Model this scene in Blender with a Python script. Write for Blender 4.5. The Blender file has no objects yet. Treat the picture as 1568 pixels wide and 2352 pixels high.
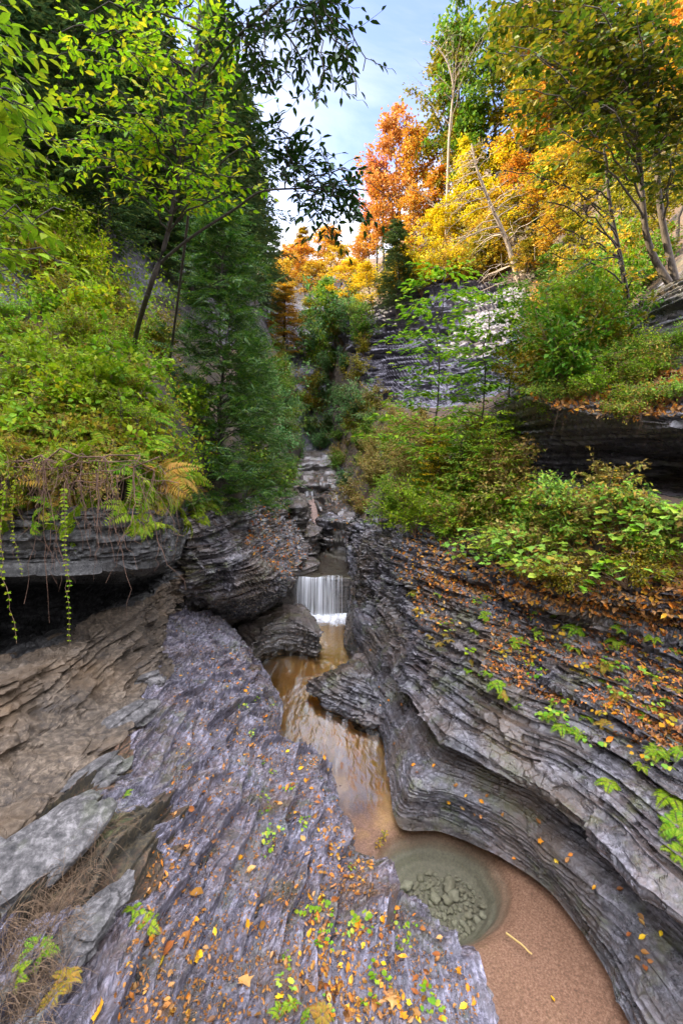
import bpy, math
import numpy as np
from mathutils import Vector
from mathutils.bvhtree import BVHTree

scene = bpy.context.scene
COL = scene.collection
rng = np.random.default_rng(11)
PI = math.pi

# ------------------------------------------------------------------ camera
PITCH = math.radians(8.0)
CP, SP = math.cos(PITCH), math.sin(PITCH)
FOC = 1045.5          # focal length in units of a 1568 x 2352 frame
CAMZ = 5.0
cam = bpy.data.cameras.new("camera")
cam.sensor_fit = 'VERTICAL'
cam.sensor_height = 36.0
cam.lens = 36.0 * FOC / 2352.0
cam.clip_start = 0.05
cam.clip_end = 3000
camo = bpy.data.objects.new("camera", cam)
camo.location = (0, 0, CAMZ)
camo.rotation_euler = (math.radians(90) - PITCH, 0, 0)
COL.objects.link(camo)
scene.camera = camo


def ray(px, py):
    a = (px - 784) / FOC
    b = (py - 1176) / FOC
    return np.array([a, CP - SP * b, -SP - CP * b])


def W(px, py, v):
    """a point of the place: on the level z = v when v >= 0, at distance y = -v when v < 0"""
    d = ray(px, py)
    t = (v - CAMZ) / d[2] if v >= 0 else (-v) / d[1]
    return np.array([0, 0, CAMZ]) + d * t


# ------------------------------------------------------------------ noise
def _h(ix, iy, iz, seed):
    h = (ix.astype(np.uint32) * np.uint32(374761393) + iy.astype(np.uint32) * np.uint32(668265263)
         + iz.astype(np.uint32) * np.uint32(2246822519) + np.uint32(seed * 3266489917 % 4294967296))
    h = (h ^ (h >> np.uint32(13))) * np.uint32(1274126177)
    h = (h ^ (h >> np.uint32(16))) * np.uint32(2654435761)
    h ^= h >> np.uint32(15)
    return h.astype(np.float64) / 4294967296.0


def vn(P, f=1.0, seed=0):
    """smooth value noise in -1..1"""
    Q = np.asarray(P) * f + 1000.0
    i = np.floor(Q).astype(np.int64)
    t = Q - i
    t = t * t * t * (t * (t * 6 - 15) + 10)
    out = 0
    for dx in (0, 1):
        wx = t[:, 0] if dx else 1 - t[:, 0]
        for dy in (0, 1):
            wy = t[:, 1] if dy else 1 - t[:, 1]
            for dz in (0, 1):
                wz = t[:, 2] if dz else 1 - t[:, 2]
                out = out + wx * wy * wz * _h(i[:, 0] + dx, i[:, 1] + dy, i[:, 2] + dz, seed)
    return out * 2 - 1


def fbm(P, f=1.0, o=4, seed=0, gain=.5):
    s, a, n = 0, 1.0, 0
    for k in range(o):
        s = s + a * vn(P, f * 2.03 ** k, seed + k * 17)
        n += a
        a *= gain
    return s / n


def cells(P, f, seed=0):
    """random height of the nearest scattered point, and how near the border is"""
    Q = np.asarray(P) * f + 500.0
    i = np.floor(Q).astype(np.int64)
    b1 = np.full(len(Q), 9e9)
    b2 = np.full(len(Q), 9e9)
    val = np.zeros(len(Q))
    for dx in (-1, 0, 1):
        for dy in (-1, 0, 1):
            for dz in (-1, 0, 1):
                c = i + np.array([dx, dy, dz])
                r = [_h(c[:, 0], c[:, 1], c[:, 2], seed + k) for k in range(4)]
                d = (c[:, 0] + r[0] - Q[:, 0]) ** 2 + (c[:, 1] + r[1] - Q[:, 1]) ** 2 + (c[:, 2] + r[2] - Q[:, 2]) ** 2
                m = d < b1
                b2 = np.where(m, b1, np.minimum(b2, d))
                val = np.where(m, r[3], val)
                b1 = np.where(m, d, b1)
    return val, np.sqrt(b2) - np.sqrt(b1)


def smooth(a, b, x):
    t = np.clip((x - a) / (b - a), 0, 1)
    return t * t * (3 - 2 * t)


_lr = np.random.default_rng(5)
_th = _lr.choice([.028, .04, .055, .08, .12], 4000, p=[.3, .28, .22, .14, .06]) * _lr.uniform(.8, 1.2, 4000)
LAYZ = np.cumsum(_th) - 6.0
LAYH = _lr.uniform(-1, 1, 4000)


def layers(P, scale=1.0, warp=1.0, dip=(0, 0)):
    """horizontal shale beds: bed number, place inside the bed 0..1, thickness"""
    q = P[:, 2] + dip[0] * P[:, 0] + dip[1] * P[:, 1]
    q = q + warp * (.10 * vn(P, .35 / scale, 3) + .02 * vn(P, 1.7 / scale, 4)) * scale
    q = q / scale
    k = np.clip(np.searchsorted(LAYZ, q) - 1, 0, 3998)
    th = LAYZ[k + 1] - LAYZ[k]
    return k, (q - LAYZ[k]) / th, th * scale


# ------------------------------------------------------------------ mesh making
def new_obj(name, me, mat=None, parent=None):
    o = bpy.data.objects.new(name, me)
    COL.objects.link(o)
    if mat is not None:
        me.materials.append(mat)
    if parent is not None:
        o.parent = parent
    return o


def mesh_np(name, V, F, smooth_=False):
    """V (n,3); F (m,k) array of equal polygons or list of such arrays"""
    me = bpy.data.meshes.new(name)
    Fs = F if isinstance(F, list) else [F]
    Fs = [np.asarray(f, np.int32) for f in Fs if len(f)]
    nl = sum(f.size for f in Fs)
    npoly = sum(len(f) for f in Fs)
    me.vertices.add(len(V))
    me.vertices.foreach_set("co", np.ascontiguousarray(V, np.float32).ravel())
    me.loops.add(nl)
    me.loops.foreach_set("vertex_index", np.concatenate([f.ravel() for f in Fs]))
    me.polygons.add(npoly)
    ls, s = [], 0
    for f in Fs:
        k = f.shape[1]
        ls.append(s + np.arange(len(f)) * k)
        s += f.size
    me.polygons.foreach_set("loop_start", np.concatenate(ls).astype(np.int32))
    me.update(calc_edges=True)
    me.polygons.foreach_set("use_smooth", np.full(npoly, smooth_, bool))
    return me


def cr(ctrl, us, axis):
    """Catmull-Rom along an axis"""
    n = ctrl.shape[axis]
    i = np.clip(np.floor(us).astype(int), 0, n - 2)
    t = us - i
    g = lambda k: np.take(ctrl, np.clip(k, 0, n - 1), axis=axis)
    sh = [1, 1, 1]
    sh[axis] = len(us)
    t = t.reshape(sh)
    p0, p1, p2, p3 = g(i - 1), g(i), g(i + 1), g(i + 2)
    # ends: extrapolate straight
    e0 = (i == 0).reshape(sh)
    e3 = (i == n - 2).reshape(sh)
    p0 = np.where(e0, 2 * p1 - p2, p0)
    p3 = np.where(e3, 2 * p2 - p1, p3)
    k = .42
    m1 = (p2 - p0) * k
    m2 = (p3 - p1) * k
    t2, t3 = t * t, t * t * t
    return (2 * t3 - 3 * t2 + 1) * p1 + (t3 - 2 * t2 + t) * m1 + (-2 * t3 + 3 * t2) * p2 + (t3 - t2) * m2


def spread(ctrl, axis, n):
    """parameter values along an axis, denser where the patch is large as seen from where one stands"""
    d = np.linalg.norm(np.diff(ctrl, axis=axis), axis=2)
    dist = np.linalg.norm(ctrl - np.array([0, 0, CAMZ]), axis=2)
    mid = (np.take(dist, range(1, ctrl.shape[axis]), axis) + np.take(dist, range(0, ctrl.shape[axis] - 1), axis)) / 2
    w = (d / np.maximum(mid, 1.5)).mean(axis=1 - axis) + 1e-4
    c = np.concatenate([[0], np.cumsum(w)])
    return np.interp(np.linspace(0, c[-1], n), c, np.arange(len(c)))


def patch(rows, nr, nc, disp, flip=False):
    """surface through rows of points; disp(P, N, U, V) gives the displaced points"""
    ctrl = np.array([[W(*p) if len(p) == 3 else np.array(p[:3], float) for p in r] for r in rows], float)
    us, vs = spread(ctrl, 0, nr), spread(ctrl, 1, nc)
    G = cr(cr(ctrl, us, 0), vs, 1)
    du = np.gradient(G, axis=0)
    dv = np.gradient(G, axis=1)
    N = np.cross(dv, du)
    N /= np.linalg.norm(N, axis=2, keepdims=True) + 1e-9
    if flip:
        N = -N
    U, V = np.meshgrid(us, vs, indexing='ij')
    P = disp(G.reshape(-1, 3), N.reshape(-1, 3), U.ravel(), V.ravel())
    idx = np.arange(nr * nc).reshape(nr, nc)
    a, b, c, d = idx[:-1, :-1], idx[:-1, 1:], idx[1:, 1:], idx[1:, :-1]
    F = np.stack([a, b, c, d] if not flip else [a, d, c, b], -1).reshape(-1, 4)
    return P, F


def raw(x, y, z):
    return (x, y, z, 0)


# ------------------------------------------------------------------ material helpers
def mat_new(name):
    m = bpy.data.materials.new(name)
    m.use_nodes = True
    nt = m.node_tree
    nt.nodes.clear()
    return m, nt


class NT:
    def __init__(self, nt):
        self.nt = nt

    def n(self, typ, ins=None, **kw):
        nd = self.nt.nodes.new(typ)
        for k, v in kw.items():
            setattr(nd, k, v)
        for k, v in (ins or {}).items():
            s = nd.inputs[k]
            if isinstance(v, bpy.types.NodeSocket):
                self.nt.links.new(v, s)
            else:
                s.default_value = v
        return nd

    def ramp(self, fac, stops, interp='LINEAR'):
        nd = self.nt.nodes.new('ShaderNodeValToRGB')
        nd.color_ramp.interpolation = interp
        el = nd.color_ramp.elements
        while len(el) < len(stops):
            el.new(0.5)
        for e, (p, c) in zip(el, stops):
            e.position = p
            e.color = (*c, 1) if len(c) == 3 else c
        self.nt.links.new(fac, nd.inputs['Fac'])
        return nd.outputs['Color']

    def noise(self, vec, scale, detail=6, rough=.6, dist=0):
        return self.n('ShaderNodeTexNoise', {'Vector': vec, 'Scale': scale, 'Detail': detail, 'Roughness': rough, 'Distortion': dist}).outputs['Fac']

    def mapping(self, vec, sc):
        return self.n('ShaderNodeMapping', {'Vector': vec, 'Scale': sc}).outputs['Vector']

    def mix(self, fac, a, b, mode='MIX'):
        nd = self.nt.nodes.new('ShaderNodeMix')
        nd.data_type = 'RGBA'
        nd.blend_type = mode
        nd.clamp_factor = True
        for s, v in ((nd.inputs[0], fac), (nd.inputs[6], a), (nd.inputs[7], b)):
            if isinstance(v, bpy.types.NodeSocket):
                self.nt.links.new(v, s)
            else:
                s.default_value = v if not isinstance(v, tuple) or len(v) == 4 else (*v, 1)
        return nd.outputs[2]

    def math(self, op, a, b=0.0, c=0.0, clamp=False):
        nd = self.nt.nodes.new('ShaderNodeMath')
        nd.operation = op
        nd.use_clamp = clamp
        for s, v in zip(nd.inputs, (a, b, c)):
            if isinstance(v, bpy.types.NodeSocket):
                self.nt.links.new(v, s)
            else:
                s.default_value = v
        return nd.outputs[0]

    def out(self, sh, disp=None):
        o = self.nt.nodes.new('ShaderNodeOutputMaterial')
        self.nt.links.new(sh, o.inputs['Surface'])


def rock_mat(name, dark, mid, light, wet=.35, tan=None, moss=0.0, litter=0.0, scale=1.0, bump=.6, lay=1.0, grain=False):
    m, nt = mat_new(name)
    T = NT(nt)
    geo = T.n('ShaderNodeNewGeometry')
    pos = geo.outputs['Position']
    big = T.noise(pos, .9 / scale, 5, .6)
    lay_ = T.noise(T.mapping(pos, (1.1 / scale, 1.1 / scale, 16 / scale)), 1.0, 6, .65, .3)
    fine = T.noise(pos, 22 / scale, 8, .7)
    if grain:
        gp = T.n('ShaderNodeMapping', {'Vector': pos, 'Rotation': (0, 0, math.radians(-87)), 'Scale': (1, 1, 1)}).outputs[0]
        gp = T.mapping(gp, (.25, 1, .6))
        lay_ = T.noise(gp, 14, 8, .72, .25)
        fine = T.math('ADD', T.math('MULTIPLY', fine, .4), T.math('MULTIPLY', T.noise(gp, 34, 8, .75), .6))
    mixv = T.math('ADD', T.math('MULTIPLY', lay_, .55 * lay), T.math('MULTIPLY', fine, .45 + .55 * (1 - lay)))
    col = T.ramp(mixv, [(.37, dark), (.5, mid), (.63, light)])
    if tan:
        f = T.ramp(T.noise(pos, .55 / scale if not grain else 1.4, 5, .65), [(.45 + .10 * grain, (0, 0, 0)), (.62 + .10 * grain, (1, 1, 1))])
        col = T.mix(f, col, T.mix(fine, tan, (tan[0] * .45, tan[1] * .42, tan[2] * .4)))
    nz = T.n('ShaderNodeSeparateXYZ', {0: geo.outputs['Normal']}).outputs['Z']
    if moss > 0:
        f = T.math('MULTIPLY', T.ramp(T.noise(pos, 2.3 / scale, 6, .7), [(.52, (0, 0, 0)), (.62, (1, 1, 1))]),
                   T.ramp(nz, [(.15, (0, 0, 0)), (.6, (1, 1, 1))]))
        col = T.mix(T.math('MULTIPLY', f, moss), col, T.mix(fine, (.035, .05, .012), (.11, .13, .03)))
    if litter > 0:
        f = T.math('MULTIPLY', T.ramp(T.noise(pos, 1.1 / scale, 6, .75), [(.42, (0, 0, 0)), (.55, (1, 1, 1))]),
                   T.ramp(nz, [(.35, (0, 0, 0)), (.65, (1, 1, 1))]))
        col = T.mix(T.math('MULTIPLY', f, litter), col, T.ramp(T.noise(pos, 30 / scale, 4, .8), [(.3, (.03, .018, .01)), (.5, (.10, .05, .025)), (.65, (.22, .10, .04))]))
    # slow change of the whole tone over metres
    col = T.mix(T.ramp(big, [(.3, (0, 0, 0)), (.7, (1, 1, 1))]), T.mix(.55, col, (0, 0, 0), 'MIX'), col)
    rough = T.ramp(T.noise(pos, 5 / scale, 5, .6), [(.35, (wet, wet, wet)), (.65, (wet + .3,) * 3)])
    bh = T.math('ADD', T.math('MULTIPLY', fine, .6), T.math('MULTIPLY', T.noise(pos, 90 / scale, 4, .7), .25))
    bp = T.n('ShaderNodeBump', {'Strength': bump, 'Distance': .03 * scale, 'Height': bh})
    b = T.n('ShaderNodeBsdfPrincipled', {'Base Color': col, 'Roughness': rough, 'Normal': bp.outputs[0], 'Specular IOR Level': .55 if wet > .3 else .95})
    T.out(b.outputs[0])
    return m


def struct(name, P, F, mat, sm=True, kind='structure'):
    o = new_obj(name, mesh_np(name, P, F, sm), mat)
    o['kind'] = kind
    return o
# ================================================================== world and sun
SUN = Vector((-.80, .08, .52)).normalized()
world = bpy.data.worlds.new("World")
scene.world = world
world.use_nodes = True
wn = world.node_tree
wn.nodes.clear()
T = NT(wn)
sky = T.n('ShaderNodeTexSky', sky_type='NISHITA', sun_disc=False)
sky.sun_elevation = math.asin(SUN.z)
sky.sun_rotation = math.atan2(SUN.x, SUN.y)
sky.dust_density = 1.2
sky.ozone_density = 1.6
tc = T.n('ShaderNodeTexCoord').outputs['Generated']
xyz = T.n('ShaderNodeSeparateXYZ', {0: tc}).outputs
skyt = T.mix(1.0, sky.outputs[0], (.85, .76, .86, 1), 'MULTIPLY')
cl = T.noise(T.mapping(tc, (1.6, 1.2, 3.2)), 1.5, 7, .55, .6)
wisp = T.ramp(T.math('ADD', cl, T.math('MULTIPLY', T.math('SUBTRACT', .52, xyz[2]), .9)), [(.41, (0, 0, 0)), (.72, (1, 1, 1))])
skyc = T.mix(T.math('MULTIPLY', wisp, .92), skyt, T.ramp(xyz[2], [(.28, (5.5, 5.4, 5.4)), (.62, (1.9, 1.95, 2.15))]))
# bright cloud added out of view overhead and behind, to light the gorge
bank_ = T.ramp(T.math('ADD', T.math('SUBTRACT', .62, xyz[1]), T.math('MULTIPLY', T.math('SUBTRACT', cl, .5), .5)), [(.10, (0, 0, 0)), (.45, (1, 1, 1))])
skyc = T.mix(bank_, skyc, T.ramp(xyz[2], [(.25, (.7, .7, .75)), (.90, (14.0, 14.2, 16.2))]))
skyc = T.mix(T.ramp(T.math('ADD', T.math('MULTIPLY', xyz[2], 5.0), .6), [(.4, (0, 0, 0)), (.7, (1, 1, 1))]), (.9, .85, .85, 1), skyc)  # glow added below the horizon in place of bounced light
bg = T.n('ShaderNodeBackground', {'Color': skyc, 'Strength': .12})
wo = wn.nodes.new('ShaderNodeOutputWorld')
wn.links.new(bg.outputs[0], wo.inputs[0])
sl = bpy.data.lights.new("sun", 'SUN')
sl.energy = 3.8
sl.angle = math.radians(.5)
sl.color = (1.0, .86, .62)
so = bpy.data.objects.new("sun", sl)
so.rotation_euler = SUN.to_track_quat('Z', 'Y').to_euler()
COL.objects.link(so)
scene.view_settings.view_transform = 'Standard'
scene.view_settings.look = 'None'
scene.view_settings.exposure = 2.4
scene.view_settings.gamma = 1.0
scene.cycles.max_bounces = 8
scene.cycles.diffuse_bounces = 4
scene.cycles.transparent_max_bounces = 16
scene.cycles.use_denoising = True
scene.cycles.sample_clamp_indirect = 6

# ================================================================== rock materials
M_ramp = rock_mat("wet_slate", (.009, .008, .010), (.120, .110, .138), (.52, .49, .60), wet=.09, tan=(.17, .105, .06), moss=.55, litter=.35, lay=.5, bump=1.0, grain=True)
M_alcove = rock_mat("dry_shale", (.015, .010, .007), (.085, .061, .038), (.24, .185, .13), wet=.55, tan=(.19, .12, .058), lay=.7, bump=.8)
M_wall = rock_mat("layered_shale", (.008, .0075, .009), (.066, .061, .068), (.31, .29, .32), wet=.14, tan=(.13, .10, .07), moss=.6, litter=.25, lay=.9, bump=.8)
M_bank = rock_mat("woodland_soil", (.010, .008, .005), (.035, .028, .014), (.09, .065, .03), wet=.7, moss=.9, litter=.8, lay=.3)
M_hill = rock_mat("hillside_soil", (.03, .022, .015), (.09, .065, .04), (.18, .12, .06), wet=.75, moss=.5, litter=.9, lay=.6, scale=3)
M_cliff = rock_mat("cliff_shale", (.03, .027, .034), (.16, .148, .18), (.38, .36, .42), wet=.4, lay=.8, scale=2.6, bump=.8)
M_step = rock_mat("stream_ledge", (.014, .012, .011), (.085, .072, .062), (.26, .22, .19), wet=.25, moss=.6, litter=.3, lay=.8)
M_slab = rock_mat("slab_and_shade_shale", (.008, .008, .009), (.055, .053, .05), (.19, .185, .175), wet=.4, lay=.7, bump=.9)  # dark grey slab rock; its darkness also paints the hollow's shade
M_dark = rock_mat("dark_shale", (.016, .016, .019), (.07, .068, .08), (.18, .175, .20), wet=.4, lay=.9, scale=2.0, moss=.3)


# ================================================================== displacement recipes
def d_wall(amp=.07, scale=1.0, chip=.02, grow=None, terr=None, big=0.0):
    def f(P, N, U, V):
        if terr:
            tm = terr(P, U, V)
            P = P + N * (.14 * fbm(P, 1.1, 3, 52) * tm)[:, None]
            k, fr, th = layers(P, 3.0)
            wv = smooth(-.2, .3, vn(np.stack([P[:, 0] * .8, P[:, 1] * .8, k * 9.1], -1), 1, 53) + .45)
            P = P.copy()
            P[:, 2] += th * (smooth(.36, .64, fr) - fr) * tm * (.3 + .7 * wv)
        g = grow(P, U, V) if grow else 1.0
        k, fr, th = layers(P, scale)
        hN = N * np.array([1, 1, .35])
        lat = np.stack([P[:, 0] * .9 / scale, P[:, 1] * .9 / scale, k * 13.7], -1)
        w = fbm(P, 2.5 / scale, 2, 54)[:, None] * .25
        c1, b1 = cells(np.stack([P[:, 0] * 1.5 / scale, P[:, 1] * 1.5 / scale, k * 7.0], -1) + w, 1.0, 33)
        c2, b2 = cells(np.stack([P[:, 0] * 5.0 / scale, P[:, 1] * 5.0 / scale, k * 5.0], -1) + w, 1.0, 34)
        o = LAYH[k] * .5 + vn(lat, 1, 21) * .45 + (c1 - .5) * 1.0 + (c2 - .5) * .55
        edge = smooth(0, .22, fr) * smooth(1.0, .86, fr)
        c3, b3 = cells(np.stack([P[:, 0] * .95 / scale, P[:, 1] * .95 / scale, (k // 5) * 4.0], -1) + w * .4, 1.0, 35)
        D = amp * g * (o * edge + (edge - 1) * .75) + amp * g * (1.3 * (c3 - .5) - .5 * (1 - smooth(0, .07, b3)))
        if chip:
            c, b = cells(P * np.array([1, 1, 2.2]) + w * .3, 5.0 / scale, 31)
            D = D + chip * g * (c - .5) * smooth(0, .12, b)
        if big:
            c, b = cells(P * np.array([1, 1, 1.5]) + w, 1.9 / scale, 32)
            D = D + big * g * (c - .5) * smooth(0, .16, b)
        D = D + .012 * scale * fbm(P, 9 / scale, 4, 41)
        return P + hN * D[:, None] + N * (.10 * scale * fbm(P, .8 / scale, 3, 51))[:, None]
    return f


GRAIN = math.radians(-87)


def d_ramp(P, N, U, V):
    ca, sa = math.cos(GRAIN), math.sin(GRAIN)
    a = P[:, 0] * ca - P[:, 1] * sa           # along the grain
    c = P[:, 0] * sa + P[:, 1] * ca           # across it
    bend = .38 * fbm(P, .6, 4, 60)
    Q = np.stack([a * .35, c, P[:, 2]], -1)
    D = 0
    for sc, am, sd in ((4.2, .62, 61), (1.25, .55, 63)):
        W_ = np.stack([a, c * 0, c + bend + .05 * fbm(np.stack([a * .6, c, P[:, 2]], -1), 2.2, 3, sd)], -1)
        k, fr, th = layers(W_, sc, 0.0)
        brk, bb = cells(np.stack([a * 1.1 / sc ** .5, k * 3.0, k * 7.0], -1), 1.0, sd)
        D = D + am * th * ((1 - fr) * smooth(0, .10, fr) - .45) * (.35 + brk) + .35 * am * th * (brk - .5)
    w = fbm(P, 3.0, 3, 66)[:, None] * .15
    R = np.stack([a, c, P[:, 2] * 1.5], -1) + w
    c1, b1 = cells(R * np.array([.45, 1.5, 1]), 3.6, 71)
    c2, b2 = cells(R * np.array([.6, 1.6, 1]), 11.0, 72)
    D = D + .075 * (c1 - .5) * smooth(0, .10, b1) + .026 * (c2 - .5) * smooth(0, .1, b2)
    D = D + .20 * fbm(P, .75, 3, 81) + .016 * fbm(P, 14, 4, 82)
    fade = smooth(0.0, 1.6, U)
    return P + N * (D * (.35 + .65 * fade))[:, None]


def d_soil(a=.15, f=1.2):
    def g(P, N, U, V):
        s = 1 + .04 * np.linalg.norm(P, axis=1)
        return P + N * (a * s * fbm(P / s[:, None], f, 5, 91))[:, None]
    return g


# ================================================================== foreground rock slope
ramp_rows = [
    [(1190, 2700, 0.0), (1150, 2430, 0.0), (1104, 2260, 0.0), (986, 2130, 0.0), (898, 2050, 0.0), (834, 1975, 0.0), (783, 1875, 0.), (746, 1750, 0.), (642, 1690, 0.), (634, 1620, 0.0), (592, 1535, 0.0), (567, 1490, 0.2), (520, 1440, 1.0), (440, 1405, 1.6)],
    [(1200, 2700, 0.6), (1150, 2440, 0.6), (1106, 2270, 0.6), (986, 2140, 0.6), (898, 2055, 0.6), (834, 1980, 0.6), (783, 1880, 0.6), (749, 1755, 0.6), (642, 1695, 0.6), (636, 1625, 0.6), (596, 1540, 0.65), (564, 1490, 0.8), (510, 1438, 1.3), (436, 1403, 1.75)],
    [(1190, 2700, 1.1), (1118, 2352, 1.1), (1077, 2222, 1.1), (954, 2097, 1.1), (868, 2030, 1.1), (810, 1965, 1.1), (768, 1870, 1.05), (734, 1745, 1.0), (630, 1688, 1.0), (622, 1620, 1.05), (582, 1530, 1.2), (552, 1480, 1.4), (490, 1430, 1.7), (430, 1400, 1.9)],
    [(1100, 2700, 1.45), (1010, 2352, 1.5), (956, 2200, 1.5), (851, 2080, 1.5), (775, 1990, 1.5), (726, 1910, 1.5), (693, 1820, 1.45), (665, 1740, 1.4), (604, 1660, 1.4), (572, 1590, 1.4), (538, 1520, 1.5), (510, 1465, 1.65), (470, 1425, 1.85), (424, 1400, 2.0)],
    [(860, 2700, 1.8), (770, 2352, 1.8), (720, 2200, 1.8), (690, 2060, 1.8), (650, 1960, 1.8), (620, 1870, 1.8), (590, 1790, 1.8), (570, 1710, 1.75), (545, 1630, 1.75), (520, 1570, 1.75), (490, 1510, 1.85), (465, 1455, 1.95), (440, 1420, 2.02), (416, 1402, 2.1)],
    [(430, 2700, 2.25), (400, 2352, 2.3), (400, 2200, 2.25), (420, 2080, 2.2), (425, 1980, 2.2), (430, 1890, 2.18), (430, 1800, 2.15), (430, 1720, 2.12), (425, 1650, 2.1), (420, 1590, 2.1), (415, 1530, 2.1), (410, 1470, 2.12), (406, 1430, 2.15), (404, 1405, 2.2)],
    [(-100, 2750, 2.65), (0, 2352, 2.6), (80, 2190, 2.55), (160, 2050, 2.52), (215, 1940, 2.5), (260, 1840, 2.45), (295, 1760, 2.4), (325, 1690, 2.35), (350, 1630, 2.32), (368, 1570, 2.3), (380, 1510, 2.27), (388, 1460, 2.25), (394, 1425, 2.25), (398, 1405, 2.27)],
    [(-600, 2750, 2.9), (-350, 2352, 2.8), (-150, 2190, 2.68), (0, 2050, 2.6), (100, 1920, 2.55), (190, 1810, 2.5), (250, 1730, 2.45), (290, 1660, 2.4), (325, 1610, 2.36), (350, 1550, 2.33), (368, 1500, 2.3), (380, 1450, 2.28), (388, 1420, 2.28), (394, 1405, 2.3)],
]
P, F = patch(ramp_rows, 560, 760, d_ramp)
rs_o = struct("rock_slope", P, F, M_ramp, False)
rs_o.data.materials.append(M_bank)
_c = np.array([[W(*p) for p in r] for r in ramp_rows])
us, vs = spread(_c, 0, 560), spread(_c, 1, 760)
Uc, Vc = np.meshgrid((us[:-1] + us[1:]) / 2, (vs[:-1] + vs[1:]) / 2, indexing='ij')
wob = fbm(P[F].mean(1), 1.6, 4, 96)
rs_o.data.polygons.foreach_set("material_index", ((Uc.ravel() + wob * 1.6 > 5.75) & (Vc.ravel() < 7.0)).astype(np.int32))

# ================================================================== undercut alcove with the slab above it
alc_rows = [
    [(-1400, 2500, 2.6), (-700, 2500, 2.6), (-300, 2200, 2.55), (-60, 2080, 2.52), (110, 1940, 2.48), (220, 1800, 2.42), (300, 1680, 2.36), (360, 1570, 2.3), (385, 1480, 2.26), (398, 1420, 2.24), (402, 1405, 2.3)],
    [(-1350, 2300, 2.75), (-650, 2300, 2.75), (-300, 2060, 2.72), (-60, 1960, 2.7), (90, 1860, 2.65), (195, 1730, 2.58), (282, 1620, 2.5), (345, 1530, 2.4), (378, 1460, 2.34), (396, 1410, 2.3), (404, 1398, 2.35)],
    [(-1200, 1900, -2.4), (-500, 1900, -2.4), (-250, 1860, -2.7), (-50, 1800, -2.95), (80, 1740, -3.3), (180, 1660, -3.75), (265, 1570, -4.5), (330, 1490, -5.3), (370, 1430, -6.3), (396, 1392, -7.1), (408, 1385, -7.6)],
    [(-1200, 1680, -2.7), (-500, 1680, -2.75), (-250, 1650, -3.0), (-50, 1630, -3.35), (80, 1590, -3.75), (180, 1525, -4.4), (265, 1455, -5.2), (330, 1412, -6.0), (375, 1370, -6.7), (402, 1345, -7.3), (412, 1335, -7.8)],
    [(-1200, 1600, -3.0), (-500, 1600, -3.1), (-250, 1580, -3.4), (-50, 1560, -3.75), (80, 1525, -4.15), (180, 1470, -4.9), (265, 1415, -5.7), (330, 1380, -6.4), (378, 1345, -6.95), (404, 1322, -7.5), (414, 1318, -7.9)],
    [(-1200, 1500, -6.0), (-500, 1500, -6.0), (-250, 1480, -7.0), (-50, 1470, -7.6), (80, 1450, -7.8), (180, 1425, -7.9), (265, 1390, -7.7), (330, 1355, -7.3), (380, 1322, -7.2), (405, 1305, -7.7), (416, 1300, -8.0)],
    [(-1200, 1400, -6.6), (-500, 1400, -6.6), (-250, 1390, -7.2), (-50, 1372, -7.9), (80, 1362, -8.0), (180, 1350, -8.0), (265, 1335, -6.9), (335, 1318, -7.0), (385, 1297, -7.2), (408, 1284, -7.7), (420, 1280, -8.0)],
    [(-1200, 1326, -4.4), (-500, 1326, -4.4), (-250, 1322, -4.5), (-50, 1318, -4.6), (80, 1314, -4.62), (180, 1310, -4.68), (265, 1304, -4.8), (345, 1293, -5.2), (392, 1270, -6.5), (412, 1255, -7.4), (424, 1250, -7.9)],
    [(-1200, 1312, -4.28), (-500, 1312, -4.28), (-250, 1308, -4.4), (-50, 1304, -4.5), (80, 1300, -4.52), (180, 1297, -4.58), (265, 1290, -4.7), (350, 1280, -5.1), (396, 1258, -6.5), (414, 1243, -7.4), (427, 1238, -7.9)],
    [(-1200, 1210, -4.3), (-500, 1210, -4.3), (-250, 1206, -4.42), (-50, 1202, -4.52), (80, 1198, -4.55), (180, 1195, -4.6), (265, 1190, -4.72), (355, 1185, -5.1), (400, 1180, -6.5), (418, 1178, -7.4), (432, 1175, -7.9)],
    [(-1200, 1185, -4.6), (-500, 1185, -4.6), (-250, 1180, -4.7), (-50, 1175, -4.8), (80, 1170, -4.85), (180, 1166, -4.9), (265, 1162, -5.05), (355, 1160, -5.5), (400, 1160, -6.9), (420, 1160, -7.8), (436, 1160, -8.3)],
    [(-1200, 1080, -6.5), (-500, 1080, -6.5), (-250, 1080, -6.6), (-50, 1080, -6.7), (80, 1080, -6.8), (180, 1080, -6.9), (265, 1080, -7.1), (355, 1080, -7.6), (400, 1080, -9), (420, 1080, -10), (440, 1080, -10.5)],
]
P, F = patch(alc_rows, 480, 520, d_wall(.10, 1.3, .12, lambda P, U, V: .45 + .6 * smooth(6.8, 4.6, U), None, .30))
al_o = struct("alcove_wall", P, F, M_alcove, False)
al_o.data.materials.append(M_slab)
_c = np.array([[W(*p) for p in r] for r in alc_rows])
us, vs = spread(_c, 0, 480), spread(_c, 1, 520)
Uc, Vc = np.meshgrid((us[:-1] + us[1:]) / 2, (vs[:-1] + vs[1:]) / 2, indexing='ij')
wob = fbm(P[F].mean(1), 1.3, 4, 97)
al_o.data.polygons.foreach_set("material_index", (Uc.ravel() + wob * 1.1 > 4.0).astype(np.int32))  # hollow and slab take the dark rock, shade put into the colour

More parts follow.
